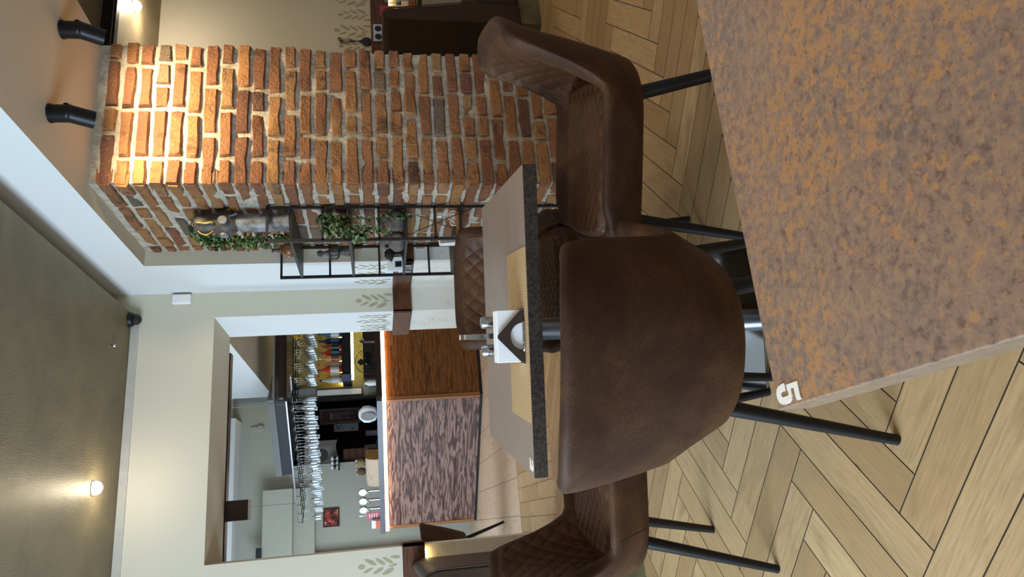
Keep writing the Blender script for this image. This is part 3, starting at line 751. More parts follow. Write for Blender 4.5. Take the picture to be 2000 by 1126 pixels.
# fourth board: bicycle figure, open booklet
bk = thing('bicycle_figurine', 'white wire bicycle figurine on the lower shelf board', 'figurine', (1.578, 3.56, .6962))
MAT['whitewire'] = plain('white enamel', 'EDEAE4', .4)
for xx in (-.022, .026):
    mb = MB(); mb.tube([(xx + .020 * math.cos(2 * PI * k / 16), 0, .0225 + .020 * math.sin(2 * PI * k / 16)) for k in range(16)], .0025, 6, closed=True)
    for k in range(4): mb.cyl((xx + .02 * math.cos(PI * k / 4), 0, .0225 + .02 * math.sin(PI * k / 4)), (xx - .02 * math.cos(PI * k / 4), 0, .0225 - .02 * math.sin(PI * k / 4)), .0012, n=5)
    mb.build('wheel', MAT['whitewire'], bk)
mb = MB(); mb.tube([(-.022, 0, .0225), (.0, 0, .05), (.022, 0, .055), (.026, 0, .0225)], .002, 6); mb.tube([(.022, 0, .055), (.024, 0, .10), (.038, 0, .105)], .002, 6); mb.box(.010, .03, -.012, .012, .085, .11); mb.build('frame', MAT['whitewire'], bk)
bo = thing('booklet', 'open white booklet standing on the lower shelf board', 'booklet', (1.515, 3.66, .6962))
for k, a in enumerate((-.5, .3, .9)):
    mb = MB(); mb.box(0, .055, -.001, .001, 0, .095, M=RZ(a + PI / 2 + 1.2) @ RX(.05 * k)); mb.build('page', MAT['paper'], bo)
tr_ = MB(); tr_.box(1.47, 1.60, 3.515, 3.545, .6962, .71); tag(tr_.build('wood_strip', MAT['bartrim']), 'pale wooden strip lying on the lower shelf board', 'strip')
# steel switch plates on the pier rail
for k, yy in enumerate((4.13, 4.24)):
    mb = MB(); mb.box(XP - .032, XP - .019, yy - .0, yy + .085, .925, 1.005)
    tag(mb.build('switch_plate', MAT['steel'], bevel=.004), ('steel switch plate on the pier rail, nearer the shelf' if k == 0 else 'steel switch plate on the pier rail, nearer the cream wall'), 'switch')

# ================================================================== CEILING AND WALL DEVICES
def track_spot(x, y, lab):
    s = thing('spotlight', lab, 'spotlight', (x, y, ZS), 0, 'black ceiling spotlights')
    mb = MB(); mb.cyl((0, 0, 0), (0, 0, -.012), .040, n=28); mb.cyl((0, 0, -.012), (0, 0, -.085), .037, n=28); mb.build('mount', MAT['blackmetal'], s, smooth=40)
    d = Vector((-.05, .52, -1)).normalized(); p = Vector((0, .002, -.078))
    mb = MB(); mb.lathe([(.001, -.018), (.0365, -.018), (.0365, .088), (.031, .088), (.030, .035), (.001, .035)], 28, T(*p) @ d.to_track_quat('Z', 'Y').to_matrix().to_4x4()); mb.cyl(p - d * .018 + Vector((.036, 0, 0)), p - d * .018 + Vector((.04, 0, 0)), .012, n=14)
    hd = mb.build('head', MAT['blackmetal'], s, smooth=40)
    mb = MB(); mb.cyl(p + d * .0352, p + d * .0362, .028, n=24); mb.build('lens', MAT['spotlens'], hd)
    l = bpy.data.lights.new('spot', 'SPOT'); l.energy = SPOT_W; l.color = (1, .79, .47); l.spot_size = math.radians(116); l.spot_blend = 1; l.shadow_soft_size = .03
    o = bpy.data.objects.new('spot_beam', l); COL.objects.link(o); q = Vector((x, y, ZS)) + p + d * .10; o.location = q
    aim = Vector((x - .02, BY0, q.z - .24)) - q; o.rotation_euler = aim.to_track_quat('-Z', 'Y').to_euler()
MAT['spotlens'] = emis('lit spot lens', 'FFE2B0', 1.2)
SPOT_W = 46
track_spot(2.165, 2.84, 'black cylinder spotlight under the beam, nearer the outer edge')
track_spot(1.745, 2.83, 'black cylinder spotlight under the beam, nearer the white side')
MAT['lampglass'] = emis('lit glass', 'FFF4DC', 28)
def downlight(x, y, z, lab, w):
    s = thing('ceiling_light', lab, 'ceiling light', (x, y, z), 0, 'recessed ceiling lights')
    mb = MB(); mb.lathe([(.030, -.003), (.040, -.004), (.044, -.0005), (.044, 0)], 28); mb.build('ring', MAT['steel'], s, smooth=40)
    mb = MB(); mb.lathe([(.034, -.003), (.036, -.016), (.028, -.034), (.010, -.044), (.001, -.046)], 20); mb.build('glass', MAT['lampglass'], s, smooth=40)
    l = bpy.data.lights.new('lamp', 'POINT'); l.energy = w; l.color = (1, .86, .66); l.shadow_soft_size = .035
    o = bpy.data.objects.new('lamp_light', l); COL.objects.link(o); o.location = (x, y, z - .10)
downlight(.344, 4.25, ZC, 'lit round ceiling light in the gold ceiling before the cream wall', 3)
downlight(3.52, 4.34, 2.70, 'lit round ceiling light beyond the brick column', 12)
cm = thing('security_camera', 'black dome camera in the ceiling corner above the cream wall', 'camera', (1.372, 4.585, ZC))
mb = MB(); mb.lathe([(.046, 0), (.046, -.008), (.042, -.022), (.036, -.026)], 28); mb.build('base', MAT['blackmetal'], cm, smooth=40)
mb = MB(); mb.lathe([(.002, -.034)] + [(.034 * math.sin(a), -.04 - .034 * math.cos(a) + .0) for a in (2.9, 2.5, 2.1, 1.7, 1.3, .9, .5, .1)], 24); mb.build('ball', MAT['blackmatte'], cm, smooth=60)
mb = MB(); mb.cyl((-.012, -.030, -.045), (-.014, -.036, -.047), .012, n=18); mb.build('lens', MAT['darkbrown'], cm, smooth=40)
mb = MB(); mb.lathe([(.006, 0), (.006, -.014), (.010, -.018), (.008, -.026), (.002, -.028)], 14); tag(mb.build('ceiling_hook', MAT['steel'], smooth=50, loc=(1.14, 4.32, ZC)), 'small steel hook in the gold ceiling', 'hook')
al = thing('motion_sensor', 'white motion sensor on the cream wall below the ceiling corner', 'sensor', (1.505, YW, 2.305))
mb = MB(); mb.box(-.032, .032, -.036, 0, 0, .115); mb.build('case', MAT['paper'], al, bevel=.010, seg=3)
mb = MB(); mb.box(-.022, .022, -.0375, -.034, .018, .062); mb.build('lens', MAT['numwhite'], al, bevel=.002)
mb = MB(); mb.box(BX1 + .02, 4.6, 3.85, 3.95, 2.64, 2.70); mb.box(BX1 + .02, 4.6, 3.88, 3.92, 2.632, 2.641); tag(mb.build('ceiling_track', MAT['blackmetal']), 'black track channel on the ceiling beyond the column', 'track')

# ================================================================== BOOTH SOFAS, RIGHT ROOM
def booth(name, lab, x, y, sgn, ln, h, hasplinth=True):
    """high booth sofa, back against x, facing sgn*x; near end at local y=0"""
    s = thing(name, lab, 'sofa', (x, y, 0))
    X = lambda v: v * sgn
    prof = [(.0, .145), (.0, h - .06), (.012, h - .018), (.035, h), (.062, h - .012), (.082, h - .06), (.125, .70), (.16, .46), (.16, .145)]
    n = len(prof); mb = MB()
    mb.add([(X(px), 0, pz) for px, pz in prof] + [(X(px), ln, pz) for px, pz in prof], [tuple(range(n)), tuple(range(n, 2 * n))] + [(k, (k + 1) % n, n + (k + 1) % n, n + k) for k in range(n)])
    mb.build('backrest', MAT['darkleather'], s, bevel=.012, seg=3)
    mb = MB(); mb.box(min(X(.155), X(.60)), max(X(.155), X(.60)), 0.002, ln - .002, .145, .46); mb.build('seat', MAT['darkleather'], s, bevel=.03, seg=3)
    mb = MB(); mb.box(min(X(.02), X(.57)), max(X(.02), X(.57)), .02, ln - .02, 0, .147); mb.build('plinth', MAT['plinth'], s)
    mb = MB(); mb.tube([(X(px) * .995 + (-sgn * .002 if px < .01 else 0), -.0025, pz) for px, pz in prof[0:8]], .0035, 6); mb.build('piping', MAT['darkleather'], s, smooth=60)
MAT['plinth'] = mottled('olive plinth', [(.3, '4A442E'), (.7, '6C6444')], 8, 3, .6)
booth('booth_sofa', 'dark brown leather booth sofa beyond the brick column', 3.10, 3.84, 1, .98, 1.058)
booth('booth_sofa', 'dark grey-brown booth sofa against the left wall, cut by the frame', -.182, 3.25, -1, 1.345, .985)
rt = thing('dining_table', 'dark table behind the booth sofa, holding red menus', 'table', (4.10, 4.50, 0))
mb = MB(); mb.box(-.36, .36, -.30, .30, .74, .775); mb.build('tabletop', MAT['darkbrown'], rt, bevel=.003)
mb = MB(); mb.lathe([(.2, 0), (.2, .012), (.04, .02), (.035, .72), (.1, .74)], 24); mb.build('column', MAT['blackmetal'], rt, smooth=40)
MAT['redcard'] = plain('red printed card', 'A8393C', .5)
mn = thing('menu_card', 'red drinks menu card standing on the dark table', 'menu', (3.80, 4.62, .7755), .1)
mb = MB(); mb.box(-.05, .05, -.002, .002, 0, .275); mb.build('card', MAT['redcard'], mn)
mb = MB()
gl = [(-.004, 0), (.004, 0), (.003, .035), (.02, .05), (.022, .075), (-.022, .075), (-.02, .05), (-.003, .035)]
mb.prism(gl, T(.012, -.002, .09) @ RX(PI / 2), .0012)
for k in range(3): mb.box(-.038, .012 - .01 * k, -.0032, -.002, .20 + .022 * k, .209 + .022 * k)
mb.build('printed_art', MAT['paper'], mn)
for k, (x, lab, mm) in enumerate(((3.895, 'glass shaker with steel cap beside the red menu', 'paper'), (3.965, 'glass shaker with steel cap behind the wire handle', 'brownpanel'))):
    s = thing('shaker', lab, 'shaker', (x, 4.64, .7755 + .055))
    mb = MB(); mb.lathe([(.015, 0), (.0165, .004), (.0165, .05), (.0145, .056)], 16); mb.build('glass_body', MAT[mm], s, smooth=40)
    mb = MB(); mb.lathe([(.0165, .054), (.0178, .056), (.0178, .088), (.010, .095)], 16); mb.build('metal_cap', MAT['steel'], s, smooth=40)
hs = thing('condiment_stand', 'wooden condiment stand with wire handle on the dark table', 'stand', (3.93, 4.64, .7755))
mb = MB(); mb.box(-.06, .06, -.04, .04, 0, .0545); mb.build('tray', MAT['bartrim'], hs, bevel=.002)
mb = MB(); mb.tube([(-.01, .03, .05), (-.01, .03, .20), (0, .03, .235), (.014, .03, .235), (.022, .03, .20), (.022, .03, .05)], .0035, 8); mb.build('handle', MAT['steel'], hs, smooth=60)
ol = thing('power_outlet', 'double steel socket plate on the brown rail by the booth sofa', 'socket', (3.755, 4.835, 1.065), 0)
mb = MB(); mb.box(-.082, .082, -.012, 0, -.042, .042); mb.build('plate', MAT['steel'], ol, bevel=.005)
for xx in (-.038, .038):
    mb = MB(); mb.cyl((xx, -.0125, 0), (xx, -.0135, 0), .027, n=24); so = mb.build('socket', MAT['blackmatte'], ol, smooth=40)
vs_ = thing('flower_vase', 'small black round-bellied vase with dried stems on the rail', 'vase', (3.685, 4.848, 1.1225))
mb = MB(); mb.lathe([(.015, 0), (.034, .012), (.042, .035), (.036, .058), (.014, .078), (.010, .088), (.013, .096)], 24, Matrix.Diagonal((1, .3, 1, 1))); mb.build('body', MAT['blackmatte'], vs_, smooth=50)
mb = MB()
rnd = random.Random(4)
for k in range(6):
    dx = rnd.uniform(-.03, .035); h = rnd.uniform(.13, .2); mb.tube([(0, 0, .09), (dx * .4, .0, .09 + h * .5), (dx, 0, .07 + h)], .0012, 5)
mb.build('stems', MAT['blackmatte'], vs_)
mb = MB(); foliage(mb, [(-.02, 0, .22), (.02, 0, .25)], [.012, .012], 26, .022, 3); foliage(mb, [(.0, 0, .14), (.03, 0, .18)], [.008, .008], 10, .015, 4); lv = mb.build('dried_flowers', leafmat('dried petals', '2A2520', '9A7B4A'), vs_)
# yellow light strips under the rails
MAT['ledyellow'] = emis('warm led strip', 'FFDD86', 9)
mb = MB(); mb.box(3.2, 5.4, 4.850, 4.866, .962, .9745); tag(mb.build('rail_led_strip', MAT['ledyellow']), 'warm led strip glowing under the rail behind the sofa', 'led strip')
mb = MB(); mb.box(-1.6, XL - .02, YW - .026, YW - .006, .886, .8995); tag(mb.build('rail_led_strip', MAT['ledyellow']), 'warm led strip glowing under the left rail', 'led strip')
# ================================================================== BAR ROOM (through the opening)
YB = 10.0
# counter: right front faces the opening, left front turns 45 degrees away
P0 = Vector((2.5, 7.87, 0)); P1 = Vector((1.345, 7.87, 0)); P2 = Vector((.01, 9.205, 0))
A45 = math.radians(135)
bar = thing('bar_counter', 'long bar counter clad in stained boards with a light strip under its top', 'bar')
mb = MB(); mb.box(1.35, 2.5, 7.885, 8.4, 0.08, 1.06)
w = (P2 - P1); L = w.length; d = w / L; nb = Vector((d.y, -d.x, 0)) * 1.0     # points behind the counter
if nb.y < 0: nb = -nb
mb.add([tuple(P1 + nb * .02 + Vector((0, 0, z))) for z in (.08, 1.06)] + [tuple(P2 + nb * .02 + Vector((0, 0, z))) for z in (.08, 1.06)] + [tuple(P2 + nb * .5 + Vector((0, 0, z))) for z in (.08, 1.06)] + [tuple(P1 + nb * .5 + Vector((0, 0, z))) for z in (.08, 1.06)],
       [(0, 1, 3, 2), (2, 3, 5, 4), (4, 5, 7, 6), (6, 7, 1, 0), (1, 7, 5, 3), (0, 2, 4, 6)])
mb.build('carcass', MAT['darkbrown'], bar)
mb = MB()      # front boards of the right part
for k in range(7): mb.box(1.372, 2.5, 7.868, 7.886, .035 + k * .147, .035 + k * .147 + .1445)
mb.build('front_boards', MAT['bardark'], bar, bevel=.003)
def bar_local(name, mb, mat, **k):
    o = mb.build(name, mat, bar, **k); o.location = P1; o.rotation_euler = (0, 0, A45); return o
mb = MB()      # local x along the face away from the corner, local +y is toward the viewer
for k in range(8): mb.box(.03, L - .045, -.016, .004, .03 + k * .1285, .03 + k * .1285 + .1265)
bar_local('carved_boards', mb, MAT['barlight'], bevel=.003)
for a_, b_ in ((-.002, .03), (L - .045, L)):
    mb = MB(); mb.box(a_, b_, -.02, .013, .03, 1.058); bar_local('edge_board', mb, MAT['bartrim'], bevel=.003)
mb = MB(); mb.box(1.345, 1.372, 7.86, 7.89, .03, 1.058); mb.build('corner_post', MAT['bartrim'], bar, bevel=.003)
mb = MB(); mb.box(1.36, 2.5, 7.80, 8.45, 1.108, 1.172); mb.build('worktop', MAT['darkbrown'], bar, bevel=.004)
mb = MB(); mb.box(-.03, L + .02, -.62, .06, 1.108, 1.170); bar_local('bar_top', mb, plain('grey bar top', '6E7078', .35), bevel=.004)
MAT['ledwhite'] = emis('white led strip', 'FFD09A', 9)
mb = MB(); mb.box(1.36, 2.5, 7.822, 7.875, 1.068, 1.1075); mb.build('light_strip', MAT['ledwhite'], bar)
mb = MB(); mb.box(-.012, L, -.012, .045, 1.068, 1.1075); bar_local('light_strip', mb, MAT['ledwhite'])
mb = MB(); mb.box(1.36, 2.5, 7.875, 7.91, 0, .08); mb.build('kick_plate', MAT['blackmatte'], bar)
mb = MB(); mb.box(0, L, -.04, -.005, 0, .03); bar_local('kick_plate', mb, MAT['blackmatte'])
def on_bar(s, off, z=1.172): return P1 + d * s + nb * off + Vector((0, 0, z))
# walls of the bar room
mb = MB(); mb.box(-1.8, .90, YB, YB + .1, 0, 3.3); mb.box(.90, 1.79, YB, YB + .1, 2.30, 3.3)
struct(mb.build('wall_bar', MAT['greywall']), 'grey green wall at the back of the bar')
mb = MB(); mb.box(1.91, 4.2, YB, YB + .1, 0, 3.3); struct(mb.build('wall_backbar', MAT['olive']), 'olive marbled wall behind the bottle shelf')
mb = MB(); mb.box(1.765, 1.91, YB - .06, YB + .1, 0, 3.3); struct(mb.build('wall_barpost', plain('grey strip paint', '8E9094', .8)), 'pale grey wall strip beside the dark kitchen doorway')
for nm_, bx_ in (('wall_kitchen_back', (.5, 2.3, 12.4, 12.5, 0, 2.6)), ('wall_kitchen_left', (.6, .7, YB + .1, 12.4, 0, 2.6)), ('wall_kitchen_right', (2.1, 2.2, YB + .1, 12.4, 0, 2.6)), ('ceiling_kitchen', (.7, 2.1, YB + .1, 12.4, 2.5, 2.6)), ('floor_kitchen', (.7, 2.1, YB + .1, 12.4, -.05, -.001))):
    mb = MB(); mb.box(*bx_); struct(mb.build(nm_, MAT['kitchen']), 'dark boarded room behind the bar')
mb = MB(); mb.box(-1.8, 4.2, YJ + .0, YB + .1, 3.05, 3.15); struct(mb.build('ceiling_bar', MAT['white']), 'white ceiling over the bar')
mb = MB(); mb.box(1.70, 4.2, YJ + 1.3, 9.25, 2.44, 3.05); mb.mi[0] = 1
struct(mb.build('wall_bar_beam', [MAT['white'], MAT['taupe']]), 'white dropped beam in the bar room with a taupe underside')
mb = MB(); mb.box(-1.8, 1.50, YB - .5, YB, 2.93, 3.05); struct(mb.build('trim_6', MAT['white']), 'white cornice over the grey green wall')
mb = MB(); mb.box(-1.0, .60, YB - .25, YB - .01, 2.26, 2.62); mb.box(-1.0, .60, YB - .12, YB - .01, 2.0, 2.27)
struct(mb.build('wall_bulkhead', MAT['greywall']), 'grey stepped bulkhead above the framed picture')
mb = MB(); mb.box(-.4, 1.28, YJ + .05, YJ + .13, 2.165, 2.225); mb.box(.14, .27, YJ + .03, YJ + .16, 2.02, 2.225)
tag(mb.build('blind_rail', MAT['darkbrown']), 'dark brown rail with a block fixed behind the lintel of the opening', 'rail')
mb = MB(); mb.box(-.30, -.245, YB - .16, YB - .05, .6, 2.06); tag(mb.build('black_frame_post', MAT['blackmatte']), 'black upright frame at the left edge of the opening', 'frame')
mb = MB(); mb.box(-.2, -.08, YB - .32, YB - .24, 2.62, 2.68); tag(mb.build('bulkhead_device', MAT['blackmatte']), 'small black device on top of the grey bulkhead', 'device')
mb = MB(); mb.lathe([(.0, 0), (.045, .0), (.05, .02), (.035, .035)], 18, T(0, 0, 0) @ RX(PI / 2)); mb.box(-.022, .022, -.02, 0, .04, .12); tag(mb.build('wall_bracket', MAT['greywall'], smooth=40, loc=(1.42, YB - .001, 2.70)), 'grey round bracket on the upper grey green wall', 'bracket')
# canopy over the bar
cn_ = thing('bar_canopy', 'dark brown rounded canopy hanging over the bar', 'canopy')
mb = MB(); mb.box(1.41, 2.6, 7.9, 8.62, 2.125, 2.245); mb.build('front_section', MAT['darkbrown'], cn_, bevel=.05, seg=4)
mb = MB(); mb.box(0, 1.05, -.5, -.02, 2.14, 2.25); o = mb.build('side_section', MAT['blackmatte'], cn_); o.location = (1.42, 7.93, 0); o.rotation_euler = (0, 0, A45)
mb = MB(); mb.box(0, 1.05, -.5, 0, 2.25, 2.32); o = mb.build('side_fascia', plain('grey canopy panel', '6C6E6C', .7), cn_); o.location = (1.42, 7.93, 0); o.rotation_euler = (0, 0, A45)
mb = MB(); mb.box(1.43, 2.6, 7.93, 8.6, 2.245, 2.27); mb.build('upper_panel', plain('grey upper panel', '8A857C', .6), cn_)
# glass racks
rk = thing('glass_rack', 'black steel glass rack under the right part of the canopy', 'rack')
for yy in (7.98, 8.22, 8.46):
    mb = MB(); mb.cyl((1.42, yy, 2.06), (2.35, yy, 2.06), .006, n=8); mb.build('bar', MAT['shelfmetal'], rk)
for xx in (1.50, 1.66, 1.82, 1.98, 2.14, 2.30):
    for e in (-.018, .018):
        mb = MB(); mb.cyl((xx + e, 7.95, 2.05), (xx + e, 8.55, 2.05), .0035, n=6); mb.cyl((xx + e, 7.98, 2.05), (xx + e, 7.98, 2.124), .003, n=6); mb.build('rod', MAT['shelfmetal'], rk)
rk2 = thing('glass_rack', 'long steel glass rack hung over the angled part of the bar', 'rack', (1.40, 7.93, 0), A45)
LR = 1.74
for yy in (0.0, -.5):
    mb = MB(); mb.box(0, LR, yy - .006, yy + .006, 2.118, 2.132); mb.build('bar', MAT['greysteel'], rk2)
for xx in [k * LR / 13 for k in range(14)]:
    mb = MB()
    for e in (-.02, .02): mb.cyl((xx + e if 0 < xx else xx, -.49, 2.075), (xx + e, 0, 2.075), .0035, n=6)
    mb.cyl((xx, 0, 2.075), (xx, 0, 2.125), .003, n=6); mb.build('rod', MAT['shelfmetal'], rk2)
for k, (a, b_) in enumerate((((.04, 0, 2.13), (.02, .04, 3.045)), ((LR - .3, 0, 2.13), (LR - .3, .0, 3.045)))):
    mb = MB(); mb.cyl(a, b_, .003, n=6); mb.build('cable', MAT['steel'], rk2)
# hanging glasses (upside down): foot at the top
def glass(kind):
    mb = MB()
    if kind == 0: pr = [(.034, 0), (.034, -.003), (.006, -.008), (.0038, -.03), (.0038, -.085), (.012, -.10), (.034, -.125), (.041, -.16), (.036, -.215), (.0345, -.215), (.039, -.16), (.032, -.127), (.004, -.105)]
    else: pr = [(.032, 0), (.032, -.003), (.006, -.008), (.0038, -.03), (.0038, -.075), (.010, -.09), (.024, -.12), (.027, -.17), (.024, -.235), (.0225, -.235), (.0255, -.17), (.022, -.122), (.003, -.095)]
    mb.lathe(pr, 14); return mb.build('hanging_wine_glass' if kind == 0 else 'hanging_flute_glass', MAT['glass'], smooth=60)
g0 = glass(0); first = True
GR = 'wine glasses hanging under the right of the canopy'; LR1 = 'clear stemmed glass hanging upside down in the right glass rack'
for xx in (1.50, 1.66, 1.82, 1.98, 2.14):
    for yy in (8.02, 8.13, 8.24, 8.35, 8.46):
        if xx < 1.47 + .414 * (yy - 7.93): continue
        p = (xx, yy, 2.054)
        if first: g0.location = p; tag(g0, LR1, 'glass', GR); first = False
        else: dup(g0, p, random.random(), LR1, GR)
g1 = glass(1); first = True
GL = 'glasses hanging in the long rack'; LL = 'clear stemmed glass hanging upside down in the long rack over the angled bar'
MR = T(1.40, 7.93, 0) @ RZ(A45)
for k in range(14):
    xx = k * LR / 13
    for q in range(4):
        if xx < .06 + .414 * (.05 + q * .115): continue
        p = MR @ Vector((xx, -.05 - q * .115, 2.079)); src = g1 if (k * 7 // 5 + q) % 3 else g0
        if src is g1 and first: g1.location = p; tag(g1, LL, 'glass', GL); first = False
        else: dup(src, p, random.random(), LL, GL)
# yellow sprig in the rack
yf = MB(); foliage(yf, [(0, 0, 0), (-.02, 0, -.09)], [.025, .02], 60, .03, 12); tag(yf.build('yellow_flower_sprig', leafmat('yellow petals', 'C99A10', 'F0C020'), loc=(2.13, 7.95, 2.06)), 'sprig of yellow flowers tied to the glass rack', 'flowers')
mb = MB(); mb.box(1.90, 1.98, 9.90, 9.99, 2.20, 2.32); tag(mb.build('speaker_box', MAT['blackmatte'], bevel=.006), 'small black box on the olive wall behind the hanging glasses', 'speaker')
# back bar shelf with bottles
sf = thing('bottle_shelf', 'thick black bottle shelf on the olive wall with a light strip below', 'shelf')
mb = MB(); mb.box(1.93, 3.6, 9.66, 9.999, 1.50, 1.62); mb.build('shelf_board', MAT['blackmatte'], sf)
mb = MB(); mb.box(1.93, 2.02, 9.645, 9.665, 1.495, 1.625); mb.build('end_panel', plain('blue grey panel', '6C7690', .5), sf)
mb = MB(); mb.box(1.96, 3.6, 9.70, 9.76, 1.468, 1.499); mb.build('light_strip', emis('back bar led', 'FFF0B0', 10), sf)
mb = MB(); mb.box(1.96, 3.6, 9.965, 9.995, 1.6205, 1.64); mb.build('back_light_strip', emis('back bar glow', 'FFE9A0', 30), sf)
def bottle(x, y, h, r, body, capm, labm, name, lab):
    b = thing(name, lab, 'bottle', (x, y, 1.6202), 0, 'bottles on the back bar shelf')
    mb = MB(); mb.lathe([(r * .9, 0), (r, .006), (r, h * .58), (r * .85, h * .66), (r * .36, h * .76), (r * .32, h * .93)], 16); mb.build('body', body, b, smooth=40)
    mb = MB(); mb.cyl((0, 0, h * .90), (0, 0, h), r * .38, n=12); mb.build('cap', capm, b, smooth=40)
    mb = MB(); mb.cyl((0, 0, h * .12), (0, 0, h * .46), r + .0012, n=16, caps=False); mb.build('paper_label', labm, b, smooth=40)
cm_ = {k: plain('bottle ' + k, hx, .25) for k, hx in dict(clear='C9C8B4', amber='B07A48', red='D8402A', yellow='E8C82C', blue='3E6C96', teal='3FA0B0', dark='1E1C1E', pink='D07A78', white='ECEAE4', rust='8E4A36', navy='24304E', peach='D9A880').items()}
bl = [(1.975, .30, .040, 'clear', 'dark', 'white', 'clear bottle with black cap and white label at the left shelf end'),
      (2.045, .33, .036, 'yellow', 'red', 'white', 'bright yellow bottle with red cap on the bottle shelf'),
      (2.12, .34, .040, 'red', 'dark', 'white', 'red-based bottle with black cap and white label'),
      (2.20, .33, .040, 'peach', 'red', 'clear', 'pale peach bottle with dark red cap'),
      (2.28, .31, .042, 'peach', 'white', 'rust', 'pale bottle with white cap and rust label'),
      (2.36, .31, .044, 'red', 'teal', 'teal', 'orange-red bottle with teal label and teal cap'),
      (2.44, .29, .044, 'rust', 'pink', 'dark', 'dark rust bottle with pink cap'),
      (2.53, .32, .044, 'navy', 'dark', 'blue', 'navy bottle with blue label beside the pale jamb'),
      (2.62, .32, .044, 'blue', 'dark', 'white', 'blue bottle half hidden by the jamb')]
for k, (x, h, r, a, c, l_, lab) in enumerate(bl): bottle(x, 9.80 + (.02 if k % 2 else -.02), h, r, cm_[a], cm_[c], cm_[l_], 'liquor_bottle', lab)
# lower back bar, fan, tap
mb = MB(); mb.box(1.93, 3.6, 9.55, 9.999, 0, 1.335); tag(mb.build('back_counter', MAT['darkbrown']), 'dark brown back counter below the lit olive wall', 'counter')
fn_ = thing('desk_fan', 'round black desk fan standing behind the bar', 'fan', (1.98, 8.75, 1.0))
mb = MB()
for r in (.04, .08, .12, .155): mb.tube([(r * math.cos(2 * PI * k / 28), -.03 if r < .15 else 0, .26 + r * math.sin(2 * PI * k / 28)) for k in range(28)], .0018 if r < .15 else .004, 5, closed=True)
for k in range(24):
    a = 2 * PI * k / 24; mb.cyl((.03 * math.cos(a), -.03, .26 + .03 * math.sin(a)), (.155 * math.cos(a), 0, .26 + .155 * math.sin(a)), .0011, n=4)
mb.build('cage', MAT['blackmetal'], fn_)
mb = MB()
for k in range(4):
    a = PI / 2 * k; M = T(0, .02, .26) @ RY(a) @ RX(.3)
    mb.add([M @ Vector(p) for p in ((.01, 0, 0), (.09, 0, -.05), (.135, 0, 0), (.09, 0, .05), (.01, .004, 0), (.09, .004, -.05), (.135, .004, 0), (.09, .004, .05))], [(0, 1, 2, 3), (7, 6, 5, 4), (0, 4, 5, 1), (1, 5, 6, 2), (2, 6, 7, 3), (3, 7, 4, 0)])
mb.build('blades', plain('smoky blade', '2A2C2C', .3), fn_)
mb = MB(); mb.cyl((0, .01, .26), (0, .10, .26), .035, n=16); mb.cyl((0, .06, .26), (0, .06, .02), .012, n=12); mb.cyl((0, .06, .02), (0, .06, 0), .09, n=24); mb.build('stand', MAT['blackmetal'], fn_, smooth=40)
mb = MB(); mb.cyl((1.98, 8.75, 0), (1.98, 8.75, .999), .12, n=20); mb.box(1.3, 2.5, 8.46, 9.1, .97, .999); tag(mb.build('under_counter', MAT['darkbrown']), 'dark working counter behind the bar top', 'counter')
tp = MB(); tp.tube([(0, 0, 0), (0, 0, .18), (.0, -.02, .225), (0, -.07, .235), (0, -.11, .215), (0, -.12, .18)], .012, 10); tag(tp.build('sink_tap', MAT['steel'], smooth=60, loc=(2.22, 8.74, 1.12)), 'curved steel sink tap behind the bar by the jamb', 'tap')
mb = MB(); mb.cyl((2.22, 8.74, 1.0), (2.22, 8.74, 1.121), .03, n=16); tag(mb.build('tap_base', MAT['blackmetal'], smooth=40), 'dark base under the curved steel tap', 'base')
bt = MB(); bt.lathe([(.035, 0), (.035, .09), (.02, .11), (.02, .13)], 14); tag(bt.build('white_jar', MAT['paper'], smooth=40, loc=(1.62, 8.28, 1.1722)), 'small white jar with blue lid beside the fan', 'jar')
# white framed notice on the pale strip
fr = thing('framed_notice', 'narrow pale framed notice on the strip beside the kitchen doorway', 'frame', (1.835, YB - .0605, 1.36))
mb = MB(); mb.box(-.05, .05, -.02, 0, 0, .62); mb.build('frame', MAT['railwoody'], fr)
mb = MB(); mb.box(-.038, .038, -.022, -.018, .015, .605); mb.build('sheet', MAT['paper'], fr)
# glass screen edge
mb = MB(); mb.box(1.735, 1.765, YB - .10, YB + .05, 1.0, 2.3); tag(mb.build('door_post', MAT['blackmatte']), 'black post at the right of the dark kitchen doorway', 'post')
# kitchen contents
pf = thing('picture_frame', 'wood framed brown picture hanging in the dark room', 'picture', (1.60, YB + .55, 1.42))
mb = MB(); mb.box(-.11, .11, -.03, 0, 0, .56); mb.build('frame', plain('grey frame', '55504C', .5), pf); mb = MB(); mb.box(-.08, .08, -.034, -.029, .03, .53); mb.build('mat', MAT['railwood'], pf); mb = MB(); mb.box(-.05, .05, -.037, -.033, .06, .42); mb.build('image', mottled('grey print', [(.3, '3A2C2A'), (.7, '8A7F84')], 12), pf)
cbd = thing('chalkboard_sign', 'narrow chalkboard sign with pale frame in the dark room', 'sign', (1.40, YB + .30, 1.44))
mb = MB(); mb.box(-.05, .05, -.02, 0, 0, .33); mb.build('frame', MAT['bartrim'], cbd)
mb = MB(); mb.box(-.038, .038, -.023, -.019, .012, .318); mb.build('board', mottled('chalk scribble', [(.45, '22303A'), (.62, '6C8294')], 60), cbd)
bn = thing('cloth_banner', 'grey cloth banner with a dark round emblem in the dark room', 'banner', (.99, YB + .05, 1.72))
mb = MB(); mb.grid(lambda i, j: Vector((-.22 + .44 * i / 20, .012 * math.sin(i * .7) - .02, .42 * j / 3 + .012 * math.sin(i * .5) * (1 if j == 0 else 0))), 21, 4); mb.build('cloth', plain('grey cloth', '7C766E', .9), bn, smooth=60)
mb = MB(); mb.lathe([(.085, 0), (.085, .003)], 28, T(.02, -.034, .20) @ RX(PI / 2)); mb.build('emblem', plain('dark emblem', '3C3836', .8), bn)
KZ = 1.0
